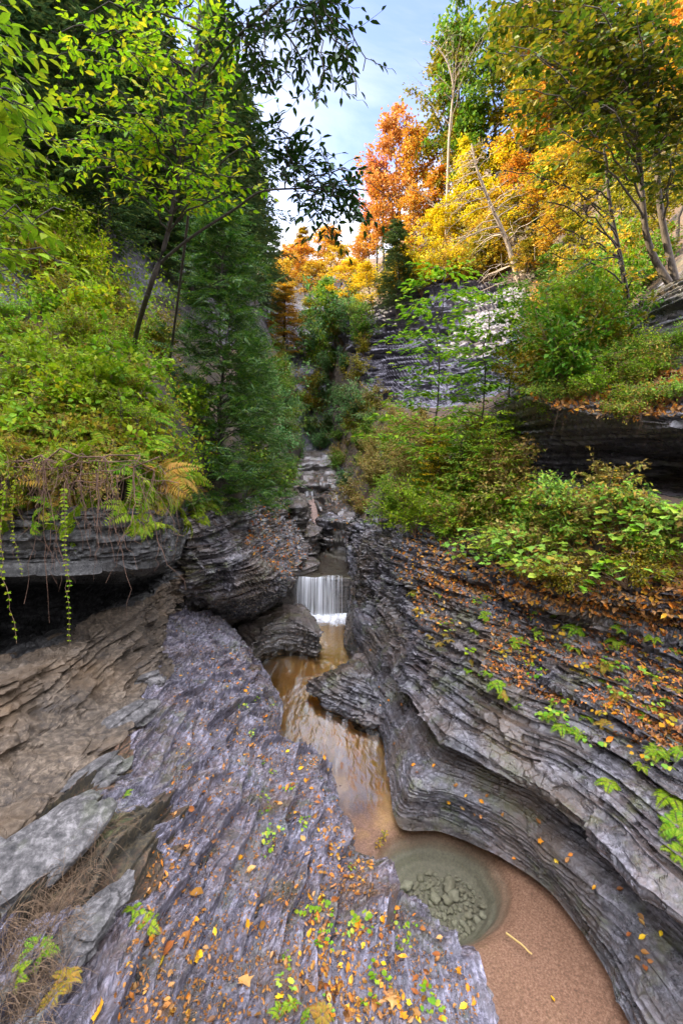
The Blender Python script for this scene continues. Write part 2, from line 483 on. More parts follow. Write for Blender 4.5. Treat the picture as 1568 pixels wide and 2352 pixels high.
# ================================================================== rock shoulder on the left beyond the alcove
sh_rows = [
    [(360, 1040, -10.0), (405, 1040, -10.0), (440, 1040, -10.6), (500, 1030, -12.5), (570, 1010, -15), (600, 1000, -19), (620, 990, -24)],
    [(360, 1150, -9.6), (405, 1150, -8.6), (440, 1150, -9.0), (500, 1140, -10.5), (570, 1120, -13), (625, 1105, -17), (655, 1090, -22)],
    [(367, 1190, -9.0), (412, 1190, -8.0), (450, 1190, -8.3), (510, 1185, -9.3), (570, 1165, -11), (640, 1150, -15), (690, 1140, -20)],
    [(373, 1230, -8.8), (418, 1230, -7.8), (455, 1225, -8.0), (520, 1225, -8.8), (590, 1225, -10.6), (660, 1205, -14.6), (715, 1195, -19)],
    [(377, 1270, -8.7), (422, 1270, -7.7), (460, 1265, -7.8), (530, 1270, -8.4), (610, 1285, -9.8), (690, 1265, -14), (735, 1245, -18)],
    [(379, 1300, -8.7), (424, 1300, -7.7), (464, 1300, -7.8), (540, 1310, -8.4), (640, 1318, -9.7), (668, 1318, -12.9), (712, 1296, -15.6)],
    [(379, 1330, -8.8), (424, 1330, -7.75), (464, 1340, -7.9), (535, 1365, -8.7), (625, 1360, -10), (663, 1332, -13), (706, 1303, -15.6)],
    [(379, 1360, -8.9), (424, 1360, -7.9), (462, 1375, -8.2), (520, 1400, -9.3), (600, 1392, -10.6), (655, 1358, -13.1), (704, 1312, -15.7)],
    [(379, 1385, -9.2), (424, 1385, -8.2), (458, 1402, -9.2), (515, 1420, -10.4), (580, 1408, -11.6), (650, 1380, -13.2), (704, 1325, -15.7)],
    [(379, 1420, -9.6), (424, 1420, -8.6), (456, 1440, -10.0), (510, 1450, -11.2), (580, 1440, -12.2), (655, 1405, -13.4), (704, 1345, -15.7)],
    [(379, 1480, -9.8), (424, 1480, -8.8), (456, 1490, -10.0), (510, 1500, -11.2), (580, 1490, -12.2), (655, 1455, -13.4), (704, 1380, -15.7)],
]
P, F = patch(sh_rows, 420, 420, d_wall(.15, 1.25, .08))
struct("rock_shoulder", P, F, M_wall, False)

# ================================================================== right gorge wall: the rows are its ledge lines
RW = [
    # A near (outside the view) ... L beside the fall, M..O upstream
    [(1620, 2640, 0), (1460, 2380, 0), (1384, 2220, 0), (1268, 2060, 0), (1158, 1975, 0), (1014, 1905, 0), (912, 1890, 0), (890, 1735, 0), (865, 1675, 0), (848, 1590, .0), (798, 1500, .0), (798, 1420, .0), (802, 1305, .6), (775, 1150, -26), (755, 1100, -40)],
    [(1620, 2620, 0.02), (1454, 2352, 0.02), (1384, 2189, 0.02), (1264, 2034, 0.02), (1154, 1949, 0.02), (1010, 1880, 0.02), (908, 1860, 0.02), (888, 1710, .02), (866, 1650, .02), (849, 1560, .2), (799, 1470, .25), (799, 1395, .3), (802, 1288, 1.3), (776, 1138, -26), (756, 1091, -40)],
    [(1680, 2600, .22), (1494, 2352, .22), (1410, 2180, .22), (1284, 2014, .22), (1165, 1917, .22), (1020, 1848, .22), (926, 1838, .22), (897, 1702, .22), (874, 1642, .22), (854, 1548, .4), (805, 1452, .45), (803, 1385, .5), (803, 1280, 1.5), (777, 1128, -26), (757, 1085, -40)],
    [(1740, 2490, .5), (1570, 2250, .5), (1455, 2120, .5), (1316, 1990, .5), (1192, 1888, .5), (1046, 1822, .5), (950, 1800, .5), (915, 1690, .45), (892, 1622, .5), (862, 1530, .65), (812, 1436, .75), (806, 1372, .85), (804, 1268, -16.6), (778, 1120, -26.2), (758, 1080, -40)],
    [(1790, 2400, .62), (1610, 2190, .62), (1490, 2070, .62), (1356, 1952, .62), (1226, 1852, .62), (1086, 1792, .62), (985, 1755, .62), (935, 1665, .6), (905, 1600, .62), (870, 1515, .8), (818, 1426, .95), (808, 1362, 1.05), (806, 1260, -16.9), (779, 1114, -26.6), (759, 1076, -40)],
    [(1830, 2300, .86), (1660, 2115, .86), (1530, 2010, .86), (1400, 1905, .86), (1270, 1806, .86), (1135, 1750, .86), (1020, 1690, .86), (960, 1610, .86), (925, 1555, .86), (882, 1490, 1.05), (826, 1412, 1.15), (811, 1350, 1.25), (806, 1250, -17.1), (780, 1108, -26.8), (760, 1072, -40)],
    [(1770, 2310, 1.12), (1590, 2130, 1.12), (1480, 2036, 1.12), (1380, 1926, 1.12), (1265, 1828, 1.12), (1140, 1767, 1.12), (1030, 1700, 1.12), (955, 1615, 1.12), (912, 1556, 1.12), (872, 1488, -9.1), (828, 1408, -10.9), (811, 1345, -13), (806, 1240, -16.9), (780, 1102, -26.6), (760, 1068, -40)],
    [(1790, 2180, 1.32), (1620, 2020, 1.32), (1510, 1935, 1.32), (1410, 1845, 1.32), (1292, 1760, 1.32), (1164, 1706, 1.32), (1056, 1640, 1.32), (974, 1572, 1.32), (925, 1525, 1.3), (882, 1465, -9.1), (836, 1394, -10.9), (813, 1335, -13), (806, 1230, -17), (780, 1097, -26.8), (760, 1064, -40)],
    [(1810, 2030, 1.6), (1645, 1890, 1.6), (1540, 1825, 1.6), (1450, 1752, 1.6), (1330, 1685, 1.6), (1200, 1638, 1.6), (1090, 1578, 1.6), (1000, 1528, 1.6), (945, 1488, 1.6), (895, 1436, -9.2), (845, 1375, -11), (815, 1322, -13.1), (806, 1222, -17.2), (780, 1092, -27), (760, 1060, -40)],
    [(1860, 1840, 2.1), (1700, 1715, 2.1), (1590, 1665, 2.1), (1500, 1618, 2.1), (1390, 1568, 2.1), (1260, 1520, 2.1), (1140, 1478, 2.1), (1040, 1438, 2.1), (970, 1400, 2.1), (908, 1362, -9.4), (850, 1326, -11.2), (817, 1300, -13.2), (806, 1212, -17.4), (780, 1085, -27.4), (760, 1055, -40)],
    [(1920, 1670, 2.6), (1760, 1580, 2.6), (1655, 1538, 2.6), (1560, 1498, 2.6), (1442, 1460, 2.6), (1312, 1420, 2.6), (1182, 1385, 2.6), (1072, 1348, 2.6), (985, 1318, 2.6), (910, 1300, -9.6), (852, 1282, -11.4), (817, 1270, -13.4), (806, 1200, -17.8), (780, 1078, -28), (760, 1050, -40.5)],
    [(1990, 1500, 3.1), (1830, 1450, 3.1), (1720, 1435, 3.1), (1610, 1415, 3.1), (1484, 1395, 3.1), (1345, 1365, 3.1), (1205, 1325, 3.1), (1085, 1285, 3.05), (990, 1258, 3.05), (908, 1250, -10), (852, 1250, -12), (815, 1246, -14), (804, 1185, -18.4), (778, 1070, -29), (758, 1044, -41)],
    [(2050, 1440, 3.3), (1890, 1385, 3.3), (1780, 1365, 3.35), (1660, 1345, 3.4), (1530, 1325, 3.45), (1380, 1290, 3.45), (1225, 1255, 3.4), (1100, 1222, 3.4), (1000, 1200, 3.4), (920, 1200, -11.5), (868, 1200, -13.6), (828, 1190, -16), (806, 1160, -20), (780, 1060, -30), (760, 1036, -42)],
]
wg = lambda P, U, V: (.30 + .7 * smooth(4.6, 7.0, U)) * (.8 + .03 * np.clip(P[:, 1], 0, 30))
RW.append([(lambda q: raw(q[0] + .15, q[1], q[2] - .5))(W(*p)) for p in [(1900, 1235, -4.2), (1740, 1215, -4.7), (1600, 1195, -5.3), (1500, 1180, -5.9), (1400, 1165, -6.5), (1290, 1150, -7.1), (1200, 1135, -8), (1100, 1110, -10), (1020, 1095, -12), (950, 1080, -14.5), (900, 1065, -17.5), (860, 1050, -21), (825, 1045, -25), (790, 1015, -33), (768, 1005, -42)]])
wt = lambda P, U, V: smooth(7.6, 8.8, U) * smooth(13.4, 11.6, V)
P, F = patch(RW, 700, 900, d_wall(.115, 1.0, .05, wg, wt), flip=False)
struct("gorge_wall", P, F, M_wall, False)

# ================================================================== right bank above the wall
RB = [
    RW[-2][:],
    [(1900, 1235, -4.2), (1740, 1215, -4.7), (1600, 1195, -5.3), (1500, 1180, -5.9), (1400, 1165, -6.5), (1290, 1150, -7.1), (1200, 1135, -8), (1100, 1110, -10), (1020, 1095, -12), (950, 1080, -14.5), (900, 1065, -17.5), (860, 1050, -21), (825, 1045, -25), (790, 1015, -33), (768, 1005, -42)],
    [(1900, 1110, -6.5), (1740, 1105, -7.1), (1600, 1100, -7.8), (1500, 1092, -8.4), (1400, 1085, -8.8), (1290, 1078, -9.3), (1200, 1075, -9.8), (1105, 1060, -11.5), (1020, 1045, -14), (950, 1030, -17), (905, 1015, -20), (868, 1005, -24), (832, 1000, -28), (795, 960, -35), (765, 950, -44)],
    [(1900, 990, -5.5), (1740, 995, -5.9), (1600, 990, -6.4), (1500, 980, -6.9), (1400, 972, -7.3), (1290, 955, -7.8), (1200, 935, -8.8), (1110, 960, -13), (1020, 965, -17), (955, 960, -20.5), (905, 955, -24), (868, 950, -27.5), (830, 940, -30), (800, 880, -36.5), (760, 890, -45.5)],
    [(1900, 975, -5.4), (1740, 975, -5.8), (1600, 968, -6.3), (1500, 956, -6.8), (1400, 945, -7.2), (1290, 925, -7.7), (1205, 905, -8.9), (1115, 930, -14), (1030, 940, -19), (955, 940, -23), (905, 940, -27), (865, 935, -29.5), (828, 900, -31.5), (800, 830, -38), (755, 860, -47)],
    [(1900, 800, -5.9), (1740, 820, -6.3), (1600, 830, -6.9), (1500, 830, -7.5), (1400, 830, -8.2), (1290, 830, -9.3), (1210, 850, -12), (1130, 890, -18), (1045, 920, -23.5), (960, 925, -27), (905, 925, -29.5), (865, 900, -31.2), (826, 850, -33), (798, 770, -39.5), (750, 840, -49)],
    [(1900, 560, -6.6), (1740, 610, -7.0), (1600, 660, -7.6), (1500, 710, -8.4), (1420, 755, -9.4), (1310, 755, -12), (1230, 770, -17), (1150, 800, -24), (1060, 830, -28.5), (970, 830, -31), (910, 810, -32.5), (865, 790, -33.5), (830, 760, -35.5), (796, 730, -41.5), (745, 810, -52)],
    [(1900, 480, -8), (1740, 530, -8.5), (1600, 590, -9.4), (1510, 640, -10.5), (1430, 690, -12), (1330, 690, -16), (1250, 690, -22), (1165, 670, -29.5), (1075, 650, -32.5), (980, 660, -34), (912, 690, -35), (865, 710, -36), (832, 720, -38), (800, 715, -44), (745, 780, -56)],
    [(1900, 330, -12), (1740, 370, -13), (1620, 430, -14.5), (1530, 480, -16.5), (1440, 520, -19), (1350, 540, -23), (1260, 560, -28), (1170, 580, -34), (1080, 600, -37), (985, 630, -39), (915, 665, -41), (868, 690, -43), (838, 705, -46), (805, 700, -52), (745, 740, -64)],
    [(1900, 100, -22), (1740, 100, -24), (1620, 120, -27), (1530, 140, -30), (1440, 170, -33), (1350, 210, -38), (1260, 260, -43), (1170, 340, -48), (1080, 420, -53), (985, 500, -58), (915, 560, -63), (868, 600, -68), (838, 620, -74), (805, 640, -80), (745, 680, -86)],
    [(1900, -100, -60), (1740, -60, -60), (1620, 0, -64), (1530, 60, -68), (1440, 120, -72), (1350, 190, -78), (1260, 260, -84), (1170, 340, -90), (1080, 420, -96), (985, 500, -104), (915, 560, -112), (868, 600, -120), (838, 620, -126), (805, 640, -130), (745, 680, -134)],
]


def d_rbank(P, N, U, V):
    near = smooth(7.2, 5.8, V)                      # the undercut ledge stands near the viewer only
    cliff = smooth(6.2, 7.6, V) * smooth(4.4, 5.2, U) * (1 - smooth(7.05, 7.4, U))
    k, fr, th = layers(P, 1.4)
    lat = np.stack([P[:, 0] * .8, P[:, 1] * .8, k * 13.7], -1)
    edge = 1 - np.abs(2 * fr - 1) ** 5
    lay_ = .11 * (LAYH[k] * .6 + .7 * vn(lat, 1, 23)) * edge - .04 * (1 - edge)
    k2, fr2, th2 = layers(P, 5.0)
    lat = np.stack([P[:, 0] * .25, P[:, 1] * .25, k2 * 13.7], -1)
    edge2 = 1 - np.abs(2 * fr2 - 1) ** 5
    cc, cb = cells(np.stack([P[:, 0] * .35, P[:, 1] * .35, k2 * 5.0], -1) + fbm(P, .8, 2, 26)[:, None] * .3, 1.0, 36)
    cd, cbb = cells(P * np.array([1, 1, 1.8]), .9, 37)
    lay2 = .55 * (LAYH[k2] * .5 + .4 * vn(lat, 1, 24) + 1.3 * (cc - .5)) * edge2 - .25 * (1 - edge2) + .5 * (cd - .5)
    s = 1 + .04 * np.linalg.norm(P, axis=1)
    soil = .16 * s * fbm(P / s[:, None], 1.2, 5, 92)
    rocky = np.clip(near * smooth(1.2, 2.0, U) * (1 - smooth(6.6, 7.0, U)), 0, 1)
    D = lay_ * rocky + (lay2 + lay_ * 1.5) * cliff + soil * (1 - .8 * rocky) * (1 - .6 * cliff)
    hN = N * np.array([1, 1, .5])
    return P + hN * D[:, None]


P, F = patch(RB, 620, 620, d_rbank)
nc = 620
cx_ = P[F].mean(1)
bank_o = struct("hillside", P, F, M_hill, False)
bank_o.data.materials.append(M_wall)
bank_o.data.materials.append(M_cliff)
# bare rock faces of the bank are rock, the rest woodland soil
_c = np.array([[W(*p) for p in r] for r in RB])
us, vs = spread(_c, 0, 620), spread(_c, 1, 620)
Uc, Vc = np.meshgrid((us[:-1] + us[1:]) / 2, (vs[:-1] + vs[1:]) / 2, indexing='ij')
Uc, Vc = Uc.ravel(), Vc.ravel()
wob = fbm(cx_, .5, 4, 93) * .5
mi = np.zeros(len(F), np.int32)
mi[(Vc + wob < 6.6) & (Uc + wob > 1.3) & (Uc + wob * .6 < 6.9)] = 1
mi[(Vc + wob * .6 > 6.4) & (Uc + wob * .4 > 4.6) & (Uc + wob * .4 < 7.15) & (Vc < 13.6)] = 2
bank_o.data.polygons.foreach_set("material_index", mi)

# ================================================================== left bank and the steep wooded side above it
LB = [
    [raw(-3.9, -6, 4.1), raw(-3.6, 0, 4.1), (-500, 1188, -4.6), (-250, 1182, -4.7), (-50, 1176, -4.8), (80, 1172, -4.85), (180, 1168, -4.9), (265, 1164, -5.05), (355, 1163, -5.5), (400, 1165, -6.9), (440, 1170, -8.4), (510, 1165, -10), (580, 1135, -13), (630, 1112, -17), (660, 1098, -22), (690, 1085, -35)],
    [raw(-4.0, -6, 4.5), raw(-3.7, 0, 4.5), (-500, 1090, -4.5), (-250, 1085, -4.6), (-50, 1082, -4.7), (80, 1080, -4.72), (180, 1078, -4.8), (265, 1082, -4.95), (355, 1095, -5.4), (410, 1115, -6.8), (450, 1120, -8.3), (520, 1115, -10), (590, 1090, -13.4), (640, 1072, -18), (668, 1065, -24), (692, 1050, -37)],
    [raw(-4.6, -6, 5.0), raw(-4.2, 0, 5.0), (-500, 985, -5.0), (-250, 985, -5.1), (-50, 985, -5.2), (80, 985, -5.25), (180, 985, -5.3), (265, 990, -5.45), (355, 1010, -6.0), (420, 1035, -7.5), (470, 1050, -9), (540, 1055, -11), (605, 1045, -14.5), (650, 1025, -20), (676, 1010, -27), (694, 990, -40)],
    [raw(-6.0, -6, 6.4), raw(-5.5, 0, 6.4), (-500, 830, -6.4), (-250, 845, -6.5), (-50, 850, -6.6), (80, 850, -6.7), (180, 850, -6.9), (265, 855, -7.2), (355, 870, -8.0), (430, 900, -9.5), (490, 925, -11.5), (560, 930, -14), (600, 930, -18), (630, 920, -25), (645, 890, -31), (660, 860, -45)],
    [raw(-7.5, -6, 8.5), raw(-7, 0, 8.5), (-500, 600, -8.0), (-250, 640, -8.3), (-50, 660, -8.6), (80, 670, -8.8), (180, 680, -9.2), (265, 700, -9.8), (355, 730, -11), (430, 770, -13), (500, 800, -16), (570, 800, -19.5), (595, 810, -25), (610, 800, -33), (618, 790, -41), (628, 770, -56)],
    [raw(-9, -6, 13), raw(-8.5, 0, 13), (-500, 300, -9.4), (-250, 370, -9.8), (-50, 420, -10.2), (80, 440, -10.6), (180, 460, -11.2), (265, 490, -12.2), (355, 540, -14), (430, 590, -17), (510, 640, -21), (560, 670, -26), (580, 700, -33), (592, 710, -42), (600, 710, -52), (610, 700, -66)],
    [raw(-12, -6, 20), raw(-11.5, 0, 20), (-500, -250, -12), (-250, -100, -12.5), (-50, 40, -13.2), (80, 90, -14), (180, 140, -15), (265, 210, -17), (355, 300, -20), (430, 380, -24), (510, 460, -29), (530, 530, -36), (555, 590, -45), (572, 620, -55), (584, 640, -66), (595, 650, -80)],
    [raw(-30, -6, 26), raw(-30, 0, 26), raw(-30, 6, 27), raw(-29, 10, 27), raw(-28, 14, 28), raw(-28, 18, 28), raw(-28, 22, 28), raw(-27, 27, 28), raw(-27, 33, 28), raw(-26, 40, 28), raw(-26, 48, 28), raw(-25, 58, 28), raw(-24, 70, 28), raw(-22, 84, 29), raw(-18, 100, 30), raw(-14, 118, 31)],
    [raw(-33, -6, -8), raw(-33, 0, -8), raw(-33, 6, -8), raw(-32, 10, -8), raw(-31, 14, -8), raw(-31, 18, -8), raw(-31, 22, -8), raw(-30, 27, -8), raw(-30, 33, -8), raw(-29, 40, -8), raw(-29, 48, -8), raw(-28, 58, -8), raw(-27, 70, -8), raw(-25, 84, -8), raw(-21, 100, -8), raw(-17, 118, -8)],  # unseen skirt added to stop sun passing under the bank
]


def d_lbank(P, N, U, V):
    s = 1 + .04 * np.linalg.norm(P, axis=1)
    rock = smooth(3.7, 4.4, U) * (1 - smooth(5.9, 6.3, U))
    k, fr, th = layers(P, 3.0)
    lat = np.stack([P[:, 0] * .4, P[:, 1] * .4, k * 13.7], -1)
    edge = 1 - np.abs(2 * fr - 1) ** 5
    lay_ = .22 * (LAYH[k] * .6 + .7 * vn(lat, 1, 25)) * edge
    return P + N * (lay_ * rock + .15 * s * fbm(P / s[:, None], 1.2, 5, 94))[:, None]


P, F = patch(LB, 420, 560, d_lbank)
lb_o = struct("bank", P, F, M_bank)
lb_o.data.materials.append(M_dark)
_c = np.array([[W(*p) if len(p) == 3 else p[:3] for p in r] for r in LB])
us, vs = spread(_c, 0, 420), spread(_c, 1, 560)
Uc, Vc = np.meshgrid((us[:-1] + us[1:]) / 2, (vs[:-1] + vs[1:]) / 2, indexing='ij')
wob = fbm(P[F].mean(1), .4, 4, 95) * .5
mi = ((Uc.ravel() + wob > 4.1) & (Uc.ravel() + wob < 6.1)).astype(np.int32)
lb_o.data.polygons.foreach_set("material_index", mi)

# ================================================================== the far end of the gorge
FE = [
    [(640, 1060, -36), (680, 1050, -40), (715, 1045, -42), (745, 1045, -42), (790, 1030, -40), (830, 1010, -36)],
    [(640, 960, -40), (680, 960, -44), (715, 965, -46), (745, 960, -46), (790, 950, -44), (830, 930, -40)],
    [(610, 860, -44), (675, 850, -48), (715, 850, -49), (745, 850, -50), (795, 800, -46), (840, 780, -42)],
    [(560, 790, -52), (640, 770, -56), (715, 760, -57), (755, 755, -57), (805, 730, -52), (850, 710, -48)],
    [(500, 700, -66), (600, 690, -70), (715, 685, -72), (770, 680, -72), (830, 670, -66), (880, 650, -60)],
    [(440, 620, -90), (580, 620, -92), (715, 615, -95), (780, 610, -95), (850, 600, -92), (920, 580, -88)],
    [(300, 610, -160), (560, 610, -160), (715, 610, -160), (800, 600, -160), (880, 600, -160), (960, 580, -160)],
]
P, F = patch(FE, 200, 160, d_wall(.5, 5.0, .2, lambda P, U, V: 1 - .8 * smooth(2.6, 3.2, U)))
fe = struct("gorge_end", P, F, M_dark)
fe.data.materials.append(M_hill)
mi = np.repeat((np.arange(199) > 112).astype(np.int32), 159)
fe.data.polygons.foreach_set("material_index", mi)

# ================================================================== stream: bed, stepped channel, water
nb = 420
X = np.linspace(-4.5, 4.5, nb)
Y = np.linspace(.5, 13.6, 600)
gx, gy = np.meshgrid(X, Y)
B = np.stack([gx.ravel(), gy.ravel(), np.zeros(gx.size)], -1)
zb = -.10 - .015 * np.clip(6 - B[:, 1], 0, 9) + .03 * fbm(B, .8, 3, 101) + .012 * np.maximum(0, B[:, 1] - 8)
hole = W(1012, 1990, 0.0)
hd = np.hypot((B[:, 0] - hole[0]) / .90, (B[:, 1] - hole[1]) / .78) + .10 * fbm(B, 1.1, 3, 102) + .03 * fbm(B, 5, 3, 103)
bowl = smooth(1.12, .45, hd)
terr = bowl + .022 * np.sin(bowl * 26 + 1.5 * fbm(B, 2.5, 3, 104)) * smooth(0, .2, bowl) * (1 - smooth(.8, 1, bowl))
zb = zb - .42 * terr
B[:, 2] = zb
idx = np.arange(gx.size).reshape(gx.shape)
F = np.stack([idx[:-1, :-1], idx[:-1, 1:], idx[1:, 1:], idx[1:, :-1]], -1).reshape(-1, 4)
m, nt = mat_new("sandy_bed")
T = NT(nt)
pos = T.n('ShaderNodeNewGeometry').outputs['Position']
zz = T.n('ShaderNodeSeparateXYZ', {0: pos}).outputs['Z']
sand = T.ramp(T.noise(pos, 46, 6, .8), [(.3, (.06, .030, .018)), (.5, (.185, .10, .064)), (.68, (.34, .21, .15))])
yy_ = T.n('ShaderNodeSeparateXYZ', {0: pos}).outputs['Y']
sand = T.mix(T.ramp(T.math('ADD', T.math('MULTIPLY', yy_, .1), T.math('MULTIPLY', T.noise(pos, 1.5, 4, .6), .2)), [(.66, (0, 0, 0)), (.84, (1, 1, 1))]), sand, T.mix(T.noise(pos, 6, 5, .7), (.62, .36, .07), (.90, .62, .22)))  # gold painted on the upstream bed as the reflection of autumn trees
silt = T.ramp(T.noise(pos, 30, 6, .8), [(.3, (.055, .055, .040)), (.7, (.15, .145, .105))])
wobz = T.math('ADD', zz, T.math('MULTIPLY', T.noise(T.mapping(pos, (1, 1, 9)), 3.0, 4, .6), .10))
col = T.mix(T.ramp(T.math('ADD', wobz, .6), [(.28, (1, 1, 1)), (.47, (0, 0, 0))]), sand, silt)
bp = T.n('ShaderNodeBump', {'Strength': .5, 'Distance': .01, 'Height': T.noise(pos, 60, 5, .8)})
b = T.n('ShaderNodeBsdfPrincipled', {'Base Color': col, 'Roughness': .75, 'Normal': bp.outputs[0]})
T.out(b.outputs[0])
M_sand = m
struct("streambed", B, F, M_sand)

CH = [
    [raw(-3.2, 13.32, -.2), raw(-1.9, 13.32, -.2), raw(-1.0, 13.32, -.2), raw(0, 13.32, -.2), raw(1.2, 13.32, -.2)],
    [raw(-3.2, 13.25, .5), raw(-1.9, 13.25, .5), raw(-1.0, 13.25, .5), raw(0, 13.25, .5), raw(1.2, 13.25, .5)],
    [raw(-3.2, 13.1, 1.15), raw(-1.9, 13.1, 1.15), raw(-1.0, 13.1, 1.12), raw(0, 13.1, 1.12), raw(1.2, 13.1, 1.15)],
    [raw(-3.2, 13.4, 1.19), raw(-1.9, 13.4, 1.19), raw(-1.0, 13.4, 1.15), raw(0, 13.4, 1.15), raw(1.2, 13.4, 1.18)],
    [raw(-3.2, 15, 1.2), raw(-2.0, 15, 1.1), raw(-1.0, 15, 1.02), raw(0, 15, 1.0), raw(1.2, 15, 1.1)],
    [raw(-3.2, 16.6, 1.2), raw(-2.0, 16.6, 1.1), raw(-1.0, 16.6, 1.0), raw(0, 16.6, .9), raw(1.2, 16.6, .9)],
    [raw(-3.6, 17.1, 1.4), raw(-2.4, 17.1, 1.3), raw(-1.2, 17.0, 1.2), raw(0, 16.9, 1.9), raw(1.2, 17, 2.0)],
    [raw(-3.8, 18, 1.6), raw(-2.6, 18, 1.5), raw(-1.2, 18, 1.3), raw(-.1, 17.6, 2.35), raw(1.2, 17.6, 2.5)],
    [raw(-4.2, 20, 2.2), raw(-3, 20, 1.9), raw(-1.5, 20, 1.8), raw(-.3, 20, 2.6), raw(1.2, 20, 3.0)],
    [raw(-4.6, 23.5, 2.9), raw(-3.2, 23.5, 2.7), raw(-1.7, 23.4, 2.6), raw(-.5, 23.4, 3.0), raw(1.2, 23, 3.4)],
    [raw(-5, 24, 3.1), raw(-3.4, 24, 3.1), raw(-1.8, 24, 3.15), raw(-.5, 24, 3.3), raw(1.2, 24, 3.6)],
    [raw(-6, 31, 3.5), raw(-4, 31, 3.4), raw(-2.0, 31, 3.3), raw(-.6, 31, 3.5), raw(1.2, 31, 3.9)],
    [raw(-7, 32.5, 4.2), raw(-4.4, 32.5, 4.1), raw(-2.2, 32.5, 4.1), raw(-.6, 32.5, 4.2), raw(1.2, 32.5, 4.4)],
    [raw(-9, 41, 4.9), raw(-5, 41, 4.7), raw(-2.4, 41, 4.7), raw(-.6, 41, 4.8), raw(1.6, 41, 5)],
]


def d_step(P, N, U, V):
    k, fr, th = layers(P, 2.2, 1.5)
    lat = np.stack([P[:, 0] * .7, P[:, 1] * .7, k * 13.7], -1)
    rough_ = smooth(5, 6, U)
    o = LAYH[k] * .5 + .7 * vn(lat, 1, 27)
    edge = 1 - np.abs(2 * fr - 1) ** 5
    cc, cb = cells(np.stack([P[:, 0] * .8, P[:, 1] * .8, k * 5.0], -1) + fbm(P, 1.5, 2, 28)[:, None] * .3, 1.0, 38)
    o = o + 1.6 * (cc - .5)
    P = P + N * ((.03 + .20 * rough_) * o * edge + .12 * rough_ * fbm(P, .9, 4, 29))[:, None]
    return P


P, F = patch(CH, 420, 200, d_step)
struct("stream_ledges", P, F, M_step)


def water_mat(name, ior, rip, rip_sc, rough, tint):
    m, nt = mat_new(name)
    T = NT(nt)
    pos = T.n('ShaderNodeNewGeometry').outputs['Position']
    h = T.noise(T.mapping(pos, (1.6, .8, 1)), rip_sc, 4, .55, .4)
    if ior is None:                 # still and clear in the pool, fast and glaring where the stream runs
        yy = T.n('ShaderNodeSeparateXYZ', {0: pos}).outputs['Y']
        q = T.math('ADD', yy, T.math('MULTIPLY', T.math('SUBTRACT', T.noise(pos, 1.3, 4, .6), .5), 2.2))
        q = T.math('MULTIPLY', T.math('SUBTRACT', q, 5.5), .75, clamp=True)
        rip = T.math('ADD', .04, T.math('MULTIPLY', q, rip))
        ior = T.math('ADD', 1.36, T.math('MULTIPLY', q, 2.7))
    bp = T.n('ShaderNodeBump', {'Strength': rip, 'Distance': .02, 'Height': h})
    fr = T.n('ShaderNodeFresnel', {'IOR': ior, 'Normal': bp.outputs[0]})
    gl = T.n('ShaderNodeBsdfGlossy', {'Color': (1, .90, .70, 1) if name == 'stream_water' else (1, 1, 1, 1), 'Roughness': rough, 'Normal': bp.outputs[0]})  # stream reflection tinted gold in place of mirrored sunlit trees
    tr = T.n('ShaderNodeBsdfTransparent', {'Color': tint})
    if name == "stream_water":      # aerated streaks drawn out by the current
        wh = T.n('ShaderNodeBsdfDiffuse', {'Color': (.9, .9, .88, 1)})
        st = T.ramp(T.noise(T.mapping(pos, (5, .8, 1)), 1.3, 6, .6, .5), [(.52, (0, 0, 0)), (.72, (1, 1, 1))])
        tr = T.n('ShaderNodeMixShader', {0: T.math('MULTIPLY', T.math("MULTIPLY", st, q), .22), 1: tr.outputs[0], 2: wh.outputs[0]})
    mx = T.n('ShaderNodeMixShader', {0: fr.outputs[0], 1: tr.outputs[0], 2: gl.outputs[0]})
    T.out(mx.outputs[0])
    return m


M_run = water_mat("stream_water", None, .75, 4.0, .04, (.95, .93, .87, 1))


def sheet(x0, x1, y0, y1, zf, nx, ny):
    gx, gy = np.meshgrid(np.linspace(x0, x1, nx), np.linspace(y0, y1, ny))
    P = np.stack([gx.ravel(), gy.ravel(), np.zeros(gx.size)], -1)
    P[:, 2] = zf(P)
    idx = np.arange(gx.size).reshape(gx.shape)
    return P, np.stack([idx[:-1, :-1], idx[:-1, 1:], idx[1:, 1:], idx[1:, :-1]], -1).reshape(-1, 4)


rise = lambda P: .018 * np.maximum(P[:, 1] - 5.9, 0) + .010 * fbm(P, 2.2, 3, 111) * smooth(5.9, 7, P[:, 1])
P, F = sheet(-4.4, 4.4, .6, 13.2, rise, 160, 360)
struct("stream_water", P, F, M_run)
P, F = sheet(-2.6, 1.0, 13.02, 17.3, lambda P: 1.20 + .004 * fbm(P, 3, 2, 112), 60, 60)
struct("upper_pool_water", P, F, water_mat("upper_water", 1.5, .12, 4, .04, (.9, .88, .8, 1)))
# ================================================================== looking for the ground
bpy.context.view_layer.update()
DG = bpy.context.evaluated_depsgraph_get()


def cast(o, d):
    ok, loc, nor, idx, ob, mt = scene.ray_cast(DG, Vector(o), Vector(d))
    if not ok:
        return None
    n = nor if nor.dot(Vector(d)) < 0 else -nor
    return np.array(loc), np.array(n), ob.name


def seen(px, py):
    d = ray(px, py)
    o = np.array([0, 0, CAMZ])
    for _ in range(4):
        h = cast(o, d / np.linalg.norm(d))
        if h is None or 'water' not in h[2]:
            return h
        o = h[0] + d * .002
    return None


def ground(x, y, z0):
    o = np.array([x, y, z0])
    for _ in range(4):
        h = cast(o, (0, 0, -1))
        if h is None or 'water' not in h[2]:
            return h
        o = h[0] - np.array([0, 0, .01])
    return None


def project(p):
    r = np.asarray(p) - np.array([0, 0, CAMZ])
    dep = r[1] * CP - r[2] * SP
    up = r[1] * SP + r[2] * CP
    return 784 + FOC * r[0] / dep, 1176 - FOC * up / dep, dep


